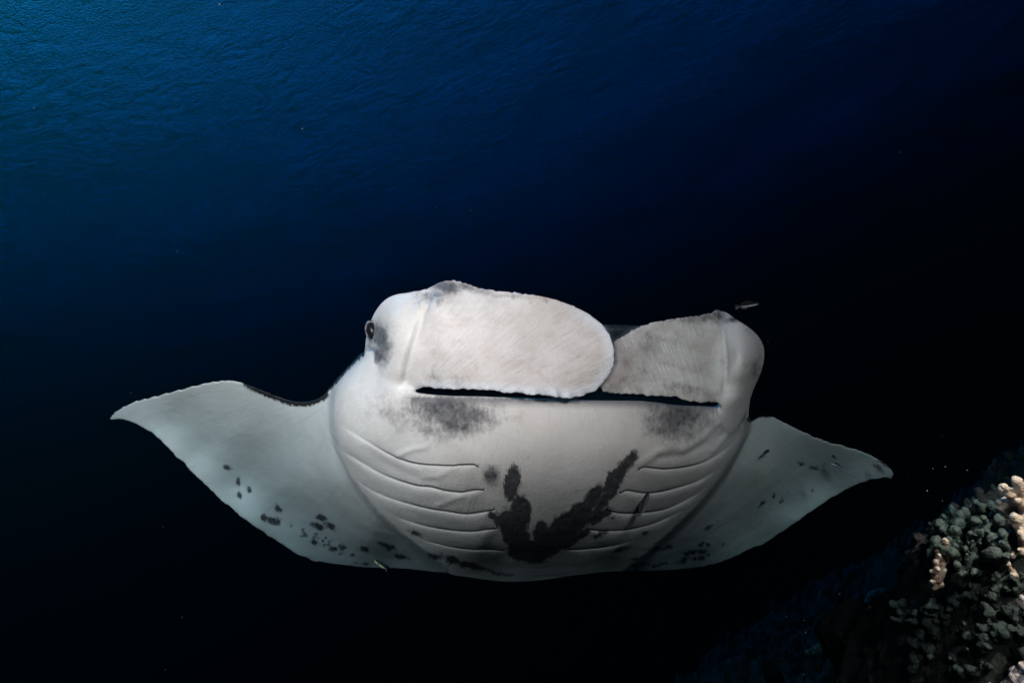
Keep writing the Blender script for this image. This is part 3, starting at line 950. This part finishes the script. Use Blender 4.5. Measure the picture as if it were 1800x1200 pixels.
# ------------------------------------------------------------------ reef
reef_h = tps([(a * 100, b * 100, c) for a, b, c in [
    (0.3, 1.2, -1.7), (0.8, 1.2, -1.25), (0.85, 1.7, -1.02), (0.935, 1.7, -0.78), (1.05, 1.7, -0.57), (1.2, 1.7, -0.45), (1.6, 1.7, -0.14),
    (0.96, 1.3, -0.66), (1.3, 1.3, -0.38), (0.8, 1.3, -0.97), (1.2, 1.0, -0.62), (0.6, 1.6, -1.45),
    (0.3, 4.5, -3.3), (1.24, 4.5, -2.33), (2.06, 4.5, -1.83), (2.47, 4.5, -1.56), (3.0, 4.5, -1.10), (3.4, 4.5, -0.84), (5.0, 4.5, 0.1),
    (1.2, 2.8, -1.65), (1.8, 2.8, -1.02), (2.4, 2.8, -0.62), (0.6, 2.8, -2.1), (1.35, 2.2, -0.74), (1.1, 2.2, -1.05),
    (1.5, 9, -5.2), (4, 9, -3.7), (6, 9, -2.7), (8, 9, -1.6), (-2, 9, -7.5)]])


def reef_y(xc, dc, rough=True):
    base = reef_h(xc * 100, dc * 100)
    if not rough: return base
    out = np.empty(base.shape)
    f = base.ravel(); X_ = np.broadcast_to(xc, base.shape).ravel(); D_ = np.broadcast_to(dc, base.shape).ravel()
    o = out.ravel()
    for i in range(len(f)):
        v = Vector((X_[i], D_[i], f[i] * 0.7))
        n1_ = noise.fractal(v * 2.2, 0.9, 2.1, 4)
        n2_ = noise.fractal(v * 9.0 + Vector((7, 3, 1)), 0.7, 2.2, 4)
        r_ = noise.voronoi(v * 16.0)[0]
        n3_ = (1 - min(1, r_[0] * 1.7))
        o[i] = f[i] + 0.12 * n1_ * min(2.0, 0.5 + 0.4 * D_[i]) + 0.035 * n2_ * min(2, 0.7 + .3 * D_[i]) + 0.016 * n3_
    return out.reshape(base.shape)


ND, NS = 250, 330
dd_ = np.exp(np.linspace(math.log(0.9), math.log(13), ND))
ss_ = np.linspace(-0.02, 1.02, NS)
SS, DD = np.meshgrid(ss_, dd_)
XC = SS * DD
YC = reef_y(XC, DD)
RV = (XC[..., None] * RGT + YC[..., None] * UPV + DD[..., None] * FWD).reshape(-1, 3)

m = Mat('reef_rock')
obc = m.n('TexCoord').outputs['Object']
c1 = m.mix(m.ramp(m.noise(obc, 7, 6, 0.65), 0.35, 0.65), (0.008, 0.011, 0.009, 1), (0.055, 0.055, 0.045, 1))
c1 = m.mix(m.ramp(m.noise(obc, 23, 5, 0.7), 0.52, 0.68), c1, (0.085, 0.065, 0.065, 1))
c1 = m.mix(m.ramp(m.noise(obc, 4, 5, 0.6), 0.55, 0.72), c1, (0.015, 0.03, 0.024, 1))
pb = m.n('BsdfPrincipled'); m.link(c1, pb.inputs['Base Color']); pb.inputs['Roughness'].default_value = 0.85
pb.inputs['Specular IOR Level'].default_value = 0.15
v2 = m.n('TexVoronoi'); m.link(obc, v2.inputs['Vector']); v2.inputs['Scale'].default_value = 60
hh = m.math('ADD', m.math('MULTIPLY', m.noise(obc, 45, 7, 0.75), 1.0), m.math('MULTIPLY', v2.outputs['Distance'], -0.5))
m.link(m.bump(hh, 1.0, 0.03), pb.inputs['Normal'])
m.link(pb.outputs[0], m.out.inputs['Surface'])
reef = mesh_obj('reef_slope', RV, grid_faces(NS, ND), m.m)
tag(reef, 'dark coral covered reef slope falling away to deep water', 'reef', kind='structure')


def reef_hit(px, py):
    """depth at which the reef surface is seen at px, py (None over open water)"""
    s = (px - 900) / FPX
    c = np.clip((s - ss_[0]) / (ss_[1] - ss_[0]), 0, NS - 1.001); i = int(c); f = c - i
    col = (YC[:, i] * (1 - f) + YC[:, i + 1] * f)
    pys = 600 - col / dd_ * FPX
    k = np.where(pys <= py)[0]
    return float(dd_[k[0]]) if len(k) else None


def coral_material(name, c_low, c_high, c_tip):
    m = Mat(name)
    obc = m.n('TexCoord').outputs['Object']
    tip = m.attr('tip').outputs['Fac']
    c = m.mix(m.ramp(m.noise(obc, 40, 5, 0.7), 0.35, 0.65), c_low, c_high)
    c = m.mix(m.math('MULTIPLY', m.ramp(tip, 0.55, 1.0), 0.7), c, c_tip)
    v = m.n('TexVoronoi'); m.link(obc, v.inputs['Vector']); v.inputs['Scale'].default_value = 330
    c = m.mix(m.math('MULTIPLY', m.ramp(v.outputs['Distance'], 0.25, 0.05), 0.35), c, (0.10, 0.08, 0.06, 1))
    pb = m.n('BsdfPrincipled'); m.link(c, pb.inputs['Base Color'])
    pb.inputs['Roughness'].default_value = 0.6
    pb.inputs['Specular IOR Level'].default_value = 0.3
    h = m.math('ADD', m.noise(obc, 120, 5, 0.7), m.math('MULTIPLY', v.outputs['Distance'], 0.4))
    m.link(m.bump(h, 0.9, 0.006), pb.inputs['Normal'])
    m.link(pb.outputs[0], m.out.inputs['Surface'])
    return m.m


TAN = coral_material('leather_coral_tan', (0.27, 0.17, 0.12, 1), (0.45, 0.32, 0.24, 1), (0.66, 0.54, 0.42, 1))
SHADE_GREEN = coral_material('leather_coral_shade_green', (0.006, 0.011, 0.010, 1), (0.030, 0.044, 0.037, 1), (0.085, 0.11, 0.092, 1))  # dim green of coral in shadow put into the colour
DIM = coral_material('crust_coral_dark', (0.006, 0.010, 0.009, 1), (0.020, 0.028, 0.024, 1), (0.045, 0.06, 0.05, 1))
PINK = coral_material('crust_coral_pink', (0.20, 0.13, 0.13, 1), (0.42, 0.31, 0.30, 1), (0.6, 0.52, 0.48, 1))


def finger(p0, p1, r0, r1, bend, rs, seg=9, nr=10):
    """one rounded tapering finger from p0 to p1; returns verts, faces, tip weights"""
    p0, p1 = np.array(p0), np.array(p1)
    ax = p1 - p0; L = np.linalg.norm(ax); ax /= L
    s = np.cross(ax, [0.3, 0.2, 0.9]); s /= np.linalg.norm(s); t = np.cross(ax, s)
    bdir = s * math.cos(bend[1]) + t * math.sin(bend[1])
    V_, W_ = [], []
    for i in range(seg + 4):
        if i <= seg:
            u = i / seg; r = r0 + (r1 - r0) * u; c = p0 + ax * (L - r1) * u
        else:
            a = (i - seg) / 4 * math.pi / 2; u = 1; r = r1 * math.cos(a); c = p0 + ax * (L - r1 + r1 * math.sin(a))
        r *= 1 + 0.12 * rs.normal()
        c = c + bdir * bend[0] * L * math.sin(u * 1.6) ** 2
        for j in range(nr):
            b = 2 * math.pi * j / nr
            V_.append(c + (s * math.cos(b) + t * math.sin(b)) * max(r, 0.0003)); W_.append(u)
    n = seg + 4
    F_ = [(i * nr + j, i * nr + (j + 1) % nr, (i + 1) * nr + (j + 1) % nr, (i + 1) * nr + j) for i in range(n - 1) for j in range(nr)]
    F_.append(tuple(reversed(range(nr)))); F_.append(tuple((n - 1) * nr + j for j in range(nr)))
    return V_, F_, W_


def colony(name, label, cat, fingers, mat, vox=0.003, seed=1, rough=0.003, group=None, snap=True, lift=0.0):
    """fingers: (px0, py0, d0, px1, py1, d1, r0 px, r1 px) melted into one living colony"""
    rs_ = np.random.default_rng(seed)
    V_, F_, tips = [], [], []
    hits = [h_ for h_ in (reef_hit(min(f[0], 2050), f[1]) for f in fingers) if h_]
    med = float(np.median(hits)) if hits else fingers[0][2]
    med0 = float(np.median([f[2] for f in fingers]))
    for f in fingers:
        h_ = reef_hit(min(f[0], 2050), f[1])
        if not snap: d_new = f[2]
        elif lift == 0 and h_ and abs(h_ - med) < 0.25: d_new = h_ + 0.012
        else: d_new = med + (f[2] - med0) - (lift if lift else 0)
        f = (f[0], f[1], d_new, f[3], f[4], d_new + (f[5] - f[2]) - 0.004, f[6], f[7])
        p0 = P(f[0], f[1], f[2]); p1 = P(f[3], f[4], f[5])
        k = f[2] / FPX
        v_, f_, w_ = finger(p0, p1, f[6] * k, f[7] * k, (rs_.normal() * 0.10, rs_.uniform(0, 6.3)), rs_)
        o = len(V_)
        V_ += v_; F_ += [tuple(i + o for i in q_) for q_ in f_]
        tips.append((p0, p1))
    s_ = mesh_obj(name + '_source', np.array(V_), F_)
    md_ = s_.modifiers.new('remesh', 'REMESH'); md_.mode = 'VOXEL'; md_.voxel_size = vox
    sm_ = s_.modifiers.new('smooth', 'SMOOTH'); sm_.iterations = 3; sm_.factor = 0.5
    dg_ = bpy.context.evaluated_depsgraph_get()
    me_ = bpy.data.meshes.new_from_object(s_.evaluated_get(dg_))
    old = s_.data
    bpy.data.objects.remove(s_); bpy.data.meshes.remove(old)
    me_.name = name
    n_ = len(me_.vertices)
    c_ = np.empty(n_ * 3, np.float32); me_.vertices.foreach_get('co', c_); c_ = c_.reshape(-1, 3).astype(float)
    nn = np.empty(n_ * 3, np.float32); me_.vertices.foreach_get('normal', nn); nn = nn.reshape(-1, 3)
    dn = np.array([noise.fractal(Vector(q_) * 55.0, 0.8, 2.1, 3) for q_ in c_])
    c2 = c_ + nn * (dn * rough)[:, None]
    P0 = np.array([t[0] for t in tips]); P1 = np.array([t[1] for t in tips])
    best = np.full(n_, 9.0); tv = np.zeros(n_)
    for a_, b_ in zip(P0, P1):
        ab = b_ - a_; t_ = np.clip(((c_ - a_) @ ab) / (ab @ ab), 0, 1)
        q_ = np.linalg.norm(c_ - a_ - t_[:, None] * ab, axis=1)
        tv = np.where(q_ < best, t_, tv); best = np.minimum(best, q_)
    base_ = Vector(np.mean(P0, 0))
    c2 = c2 - np.array(base_)
    me_.vertices.foreach_set('co', c2.astype(np.float32).ravel())
    at_ = me_.attributes.new('tip', 'FLOAT', 'POINT'); at_.data.foreach_set('value', tv.astype(np.float32))
    me_.polygons.foreach_set('use_smooth', np.ones(len(me_.polygons), dtype=bool))
    me_.materials.clear(); me_.materials.append(mat); me_.update()
    o = bpy.data.objects.new(name, me_); COL.objects.link(o)
    o.location = base_
    tag(o, label, cat, group)
    return o


GC = 'finger corals growing on the reef'
# bright fan near the right edge
colony('finger_coral', 'pale tan lobed coral fan standing highest on the reef just left of the right edge', 'coral',
       [(1776, 900, 1.56, 1754, 866, 1.53, 12.2, 6.8), (1777, 900, 1.56, 1762, 853, 1.53, 12.2, 6.8), (1779, 902, 1.56, 1771, 850, 1.54, 12.2, 6.1), (1781, 902, 1.56, 1779, 858, 1.54, 12.2, 6.1),
        (1779, 905, 1.56, 1758, 880, 1.53, 12.2, 6.8), (1774, 896, 1.56, 1768, 872, 1.52, 16.2, 12.2), (1795, 990, 1.58, 1779, 893, 1.56, 14.0, 16.0)], TAN, 0.0028, 3, group=GC, snap=False)
colony('finger_coral', 'large tan coral with blunt fingers rising along the right edge of the view', 'coral',
       [(1812, 900, 1.5, 1793, 836, 1.46, 14.3, 7.8), (1808, 900, 1.5, 1787, 852, 1.46, 10.4, 7.2), (1812, 900, 1.5, 1789, 874, 1.45, 13.0, 5.2), (1820, 905, 1.5, 1812, 828, 1.47, 15.6, 7.8), (1828, 905, 1.5, 1832, 842, 1.46, 15.6, 7.8),
        (1815, 935, 1.5, 1790, 899, 1.45, 18.2, 7.8), (1815, 950, 1.5, 1793, 915, 1.46, 18.2, 9.1), (1812, 960, 1.5, 1784, 930, 1.45, 18.2, 6.5), (1812, 975, 1.5, 1781, 944, 1.45, 16.9, 6.5), (1812, 985, 1.5, 1778, 962, 1.45, 15.6, 5.2),
        (1815, 995, 1.5, 1784, 975, 1.46, 15.6, 6.5), (1830, 980, 1.52, 1820, 880, 1.48, 33.8, 20.8), (1850, 1000, 1.5, 1850, 900, 1.5, 39.0, 23.4), (1835, 1080, 1.5, 1825, 985, 1.5, 40, 30)], TAN, 0.003, 4, group=GC, snap=False)
colony('finger_coral', 'tall ragged pale coral branch standing alone in front of the dark reef', 'coral',
       [(1643, 1030, 1.62, 1652, 985, 1.60, 11, 8), (1652, 992, 1.60, 1662, 962, 1.60, 9, 7), (1662, 968, 1.60, 1654, 946, 1.585, 7, 5.5), (1645, 1012, 1.60, 1636, 1002, 1.585, 6, 3), (1648, 1000, 1.60, 1640, 982, 1.585, 6, 4),
        (1650, 995, 1.6, 1644, 975, 1.59, 6, 3.5), (1655, 985, 1.60, 1650, 974, 1.58, 5, 3), (1660, 985, 1.60, 1666, 978, 1.59, 6, 4), (1640, 1025, 1.61, 1632, 1014, 1.59, 6, 3.5), (1648, 1020, 1.6, 1655, 1004, 1.59, 7, 4), (1645, 1005, 1.58, 1650, 998, 1.57, 5, 3)], TAN, 0.0024, 5, 0.004, group=GC, lift=0.21)
colony('finger_coral', 'grey green coral branch with two pale tips right of the tall pale branch', 'coral',
       [(1680, 1030, 1.62, 1712, 975, 1.62, 12, 9), (1712, 980, 1.62, 1716, 948, 1.62, 9, 4), (1690, 1005, 1.61, 1682, 989, 1.59, 8, 5.5), (1700, 995, 1.6, 1702, 977, 1.58, 6, 3), (1688, 1022, 1.6, 1694, 1006, 1.58, 10, 7), (1684, 1018, 1.6, 1686, 1004, 1.58, 8, 4)], SHADE_GREEN, 0.0026, 6, group=GC, lift=0.15)
rk = np.random.default_rng(21)
fl = []
top = np.array([(1650, 930), (1662, 905), (1672, 896), (1690, 896), (1697, 893), (1712, 884), (1718, 882), (1728, 884), (1740, 886), (1750, 884), (1760, 890)])
for tx, ty in top:
    r_ = rk.uniform(4.5, 7.5)
    fl.append((tx + rk.normal() * 2 + 6, ty + 26, 1.82, tx, ty, 1.78 + rk.normal() * 0.015, r_ * 1.2, r_))
for k in range(46):
    tx = rk.uniform(1655, 1770); ty = rk.uniform(905, 975)
    if ty < 905 + (1700 - tx) * 0.3: continue
    r_ = rk.uniform(2.6, 8.0)
    fl.append((tx + 6, ty + 24, 1.84, tx, ty, 1.78 - (ty - 890) * 0.0016, r_ * 1.2, r_))
fl += [(1680, 975, 1.9, 1690, 915, 1.88, 30, 24), (1730, 975, 1.9, 1740, 915, 1.88, 36, 26), (1665, 960, 1.88, 1668, 925, 1.86, 22, 14)]
colony('knobby_coral', 'wide dark green knobby coral mound below the pale fan', 'coral', fl, SHADE_GREEN, 0.0038, 7, 0.007, group=GC)
colony('knobby_coral', 'small upright green knobs at the upper left foot of the reef mound', 'coral',
       [(1640, 985, 1.75, 1629, 955, 1.72, 9, 5), (1645, 980, 1.75, 1630, 962, 1.72, 8, 4.5), (1655, 960, 1.78, 1642, 936, 1.75, 9, 4.5), (1658, 950, 1.78, 1648, 930, 1.76, 8, 4.5), (1640, 995, 1.74, 1632, 974, 1.71, 8, 5), (1630, 1010, 1.74, 1622, 998, 1.72, 8, 4)], SHADE_GREEN, 0.003, 8, group=GC, lift=0.01)
colony('knobby_coral', 'cluster of round grey green knobs at the lower left tip of the reef mound', 'coral',
       [(1600, 1085, 1.68, 1568, 1063, 1.65, 9, 6), (1602, 1080, 1.68, 1583, 1053, 1.65, 11, 7.5), (1600, 1085, 1.66, 1576, 1076, 1.63, 7, 4.5), (1585, 1095, 1.65, 1567, 1085, 1.63, 5, 4), (1595, 1090, 1.65, 1574, 1089, 1.63, 6, 3.5),
        (1640, 1060, 1.7, 1600, 1070, 1.66, 16, 9), (1660, 1045, 1.7, 1610, 1062, 1.68, 16, 9), (1640, 1085, 1.68, 1600, 1090, 1.66, 14, 8)], SHADE_GREEN, 0.003, 9, group=GC, lift=0.01)
colony('finger_coral', 'tiny pale coral with three prongs in the middle of the reef mound', 'coral',
       [(1751, 975, 1.66, 1744, 959, 1.65, 4, 2), (1751, 975, 1.66, 1750, 956, 1.65, 4, 2), (1751, 975, 1.66, 1756, 961, 1.65, 4, 2), (1752, 990, 1.68, 1751, 970, 1.66, 9, 6)], TAN, 0.0022, 10, group=GC)
colony('finger_coral', 'short orange tan coral spur close to the right edge below the large tan coral', 'coral',
       [(1785, 1015, 1.56, 1768, 984, 1.55, 7, 3.5), (1782, 1012, 1.56, 1773, 996, 1.54, 7, 4), (1790, 1020, 1.57, 1778, 1003, 1.54, 9, 5)], TAN, 0.0024, 11, group=GC)
fl = []
for k in range(34):
    tx = rk.uniform(1755, 1830); ty = 1205 - (tx - 1755) * rk.uniform(0.1, 0.95)
    r_ = rk.uniform(3, 6.5)
    fl.append((tx + 8, ty + 16, 1.36, tx, ty, 1.33 + rk.normal() * 0.01, r_ * 1.4, r_))
fl += [(1800, 1240, 1.40, 1820, 1170, 1.38, 45, 25)]
colony('crust_coral', 'pinkish crusty coral filling the lower right corner', 'coral', fl, PINK, 0.003, 12, 0.005, group=GC)
colony('finger_coral', 'pale coral knob half cut off by the right edge in the lower half', 'coral',
       [(1812, 1085, 1.42, 1797, 1060, 1.40, 8, 5), (1812, 1085, 1.42, 1800, 1046, 1.40, 9, 6), (1815, 1095, 1.42, 1797, 1078, 1.40, 9, 6), (1812, 1130, 1.4, 1798, 1110, 1.38, 8, 5)], PINK, 0.0026, 13, group=GC)
colony('crust_coral', 'pale blue lit coral crust on the far reef left of the dark boulder', 'coral',
       [(1420, 1150, 3.3, 1418, 1142, 3.28, 7, 4), (1432, 1148, 3.3, 1432, 1136, 3.28, 7, 4), (1440, 1145, 3.3, 1438, 1132, 3.28, 6, 4), (1426, 1146, 3.3, 1424, 1139, 3.26, 5, 3), (1442, 1150, 3.3, 1444, 1140, 3.28, 5, 3), (1434, 1152, 3.3, 1429, 1147, 3.24, 5, 3)], SHADE_GREEN, 0.006, 14, 0.006, group=GC, snap=False)
colony('plate_coral', 'broad pale coral plate on the far reef above the dark boulder', 'coral',
       [(1545, 1065, 3.6, 1530, 1040, 3.55, 16, 9), (1550, 1062, 3.6, 1545, 1036, 3.55, 16, 10), (1540, 1062, 3.6, 1520, 1055, 3.55, 12, 7), (1535, 1070, 3.6, 1536, 1050, 3.52, 14, 8), (1555, 1065, 3.6, 1556, 1046, 3.55, 12, 7)], SHADE_GREEN, 0.009, 15, 0.008, group=GC, snap=False)


fl = []
for k in range(30):
    u_ = rk.uniform(0, 1)
    tx = 1602 + 120 * u_; ty = 1083 - 62 * u_ + rk.normal() * 9
    r_ = rk.uniform(3, 6)
    fl.append((tx + 14, ty + 10, 1.71, tx - 6, ty + 2, 1.665 + rk.normal() * 0.01, r_ * 1.5, r_))
colony('crust_coral', 'green ridged coral crust running diagonally below the tall pale branch', 'coral', fl, SHADE_GREEN, 0.0034, 16, 0.006, group=GC)
fl = []
for k in range(26):
    tx = rk.uniform(1712, 1800); ty = 1034 - (tx - 1712) * 0.18 + rk.normal() * 9
    r_ = rk.uniform(3, 6)
    fl.append((tx + 6, ty + 14, 1.64, tx, ty, 1.60 + rk.normal() * 0.01, r_ * 1.5, r_))
colony('crust_coral', 'low bluish green coral crust between the two pale branches and the right edge', 'coral', fl, DIM, 0.0034, 17, 0.006, group=GC)


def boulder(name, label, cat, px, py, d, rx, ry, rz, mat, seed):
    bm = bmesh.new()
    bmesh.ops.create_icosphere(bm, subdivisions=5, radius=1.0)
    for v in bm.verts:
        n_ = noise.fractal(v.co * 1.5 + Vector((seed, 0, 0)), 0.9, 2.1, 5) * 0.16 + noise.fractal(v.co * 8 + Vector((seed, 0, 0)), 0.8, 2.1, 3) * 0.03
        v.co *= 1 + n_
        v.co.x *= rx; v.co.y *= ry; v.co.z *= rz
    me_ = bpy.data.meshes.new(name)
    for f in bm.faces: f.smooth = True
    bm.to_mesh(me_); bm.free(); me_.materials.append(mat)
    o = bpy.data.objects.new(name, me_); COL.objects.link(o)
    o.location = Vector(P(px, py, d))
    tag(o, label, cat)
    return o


m = Mat('shaded_rock')  # rock coloured near black to stand for strobe shadow
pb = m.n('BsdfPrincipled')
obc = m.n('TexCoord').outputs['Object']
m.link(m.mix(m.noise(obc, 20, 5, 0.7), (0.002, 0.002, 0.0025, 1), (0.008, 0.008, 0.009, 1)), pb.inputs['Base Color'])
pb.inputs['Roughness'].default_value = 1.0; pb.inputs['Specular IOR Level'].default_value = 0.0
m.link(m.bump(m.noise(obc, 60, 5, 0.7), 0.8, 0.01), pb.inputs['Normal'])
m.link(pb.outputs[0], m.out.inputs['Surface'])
for nm_, x0_, x1_, y0_, y1_, n__, sd_ in (('dark lumpy coral crust across the lower middle of the reef mound', 1600, 1740, 1090, 1180, 34, 18), ('dim lumpy coral crust between the large tan coral and the lower right corner', 1720, 1800, 1050, 1160, 30, 19)):
    fl = []
    for k in range(n__):
        tx, ty = rk.uniform(x0_, x1_), rk.uniform(y0_, y1_)
        r_ = rk.uniform(3, 8)
        fl.append((tx + 3, ty + 8, 1.6, tx, ty - r_, 1.56, r_ * 1.6, r_))
    colony('crust_coral', nm_, 'coral', fl, DIM, 0.0036, sd_, 0.008, group=GC)
boulder('shaded_rock', 'large rounded shade-painted black sponge at the foot of the reef mound', 'rock', 1508, 1122, 2.3, 0.125, 0.12, 0.115, m.m, 3.0)
boulder('shaded_rock', 'small shade-painted black upright sponge near the bottom edge left of the large one', 'rock', 1360, 1188, 3.0, 0.04, 0.045, 0.075, m.m, 9.0)

# small encrusting knobs all over the slope
bm = bmesh.new(); bmesh.ops.create_icosphere(bm, subdivisions=1, radius=1.0)
iv = np.array([v.co[:] for v in bm.verts]); fi = np.array([[v.index for v in f.verts] for f in bm.faces]); bm.free()
KV, KF = [], []
rk = np.random.default_rng(33)
NK = 5200
dk = np.exp(rk.uniform(math.log(1.15), math.log(7.0), NK)); sk = rk.uniform(0.05, 0.86, NK)
clump = np.array([noise.fractal(Vector((a * b * 3, b * 3, 0)), 0.8, 2, 3) for a, b in zip(sk, dk)])
keep = clump > rk.uniform(-0.6, 0.4, NK)
dk, sk = dk[keep], sk[keep]
yk = reef_y(sk * dk, dk)
for a, b, c in zip(sk * dk, dk, yk):
    r_ = rk.uniform(0.004, 0.011) * (0.6 + 0.4 * b)
    el = rk.uniform(1.0, 2.2)
    q_ = rk.normal(0, 1, (3,)); q_[1] = abs(q_[1]) + 1.2; q_ /= np.linalg.norm(q_)
    v_ = iv * r_ * (1 + 0.25 * rk.normal(0, 1, (len(iv), 1)))
    v_ = v_ + (v_ @ q_)[:, None] * q_ * (el - 1) + q_ * r_ * 0.5
    w_ = (v_[:, :1] + a) * RGT + (v_[:, 1:2] + c) * UPV + (v_[:, 2:] + b) * FWD
    KF.append(fi + len(KV) * len(iv)); KV.append(w_)
kn = mesh_obj('encrusting_growth', np.concatenate(KV), np.concatenate(KF), bpy.data.materials['reef_rock'])
tag(kn, 'small knobs and tufts of growth scattered over the reef slope', 'reef growth', kind='stuff')

# drifting specks
m = Mat('drifting_speck')
pb = m.n('BsdfPrincipled'); pb.inputs['Base Color'].default_value = (0.5, 0.5, 0.48, 1); pb.inputs['Roughness'].default_value = 0.8
m.link(pb.outputs[0], m.out.inputs['Surface'])
KV, KF = [], []
spots = [(147 // 2 + 0, 223), (921, 461), (1582, 268), (1620, 184), (1476, 1042), (1382, 1083), (1500, 972), (1640, 823), (1662, 820), (1700, 826), (1630, 862), (1657, 880), (1585, 890), (1610, 960), (230, 690), (287, 925), (1440, 1040), (1350, 600)]
for k in range(60):
    px_, py_ = rk.uniform(0, 1800), rk.uniform(0, 1200)
    spots.append((px_, py_))
n_ = 0
for k, (px_, py_) in enumerate(spots):
    if k > 17 and 180 < px_ < 1580 and 480 < py_ < 1030: continue
    d_ = rk.uniform(1.1, 2.6); r_ = rk.uniform(0.0005, 0.0011) * (0.8 if k > 17 else 1.0)
    v_ = iv * r_ * (1 + 0.3 * rk.normal(0, 1, (len(iv), 1))) * np.array([1, rk.uniform(0.5, 1), 1]) + P(px_, py_, d_)
    KF.append(fi + n_ * len(iv)); KV.append(v_); n_ += 1
sp_ = mesh_obj('drifting_specks', np.concatenate(KV), np.concatenate(KF), m.m)
tag(sp_, 'tiny pale specks drifting in the water', 'plankton', kind='stuff')
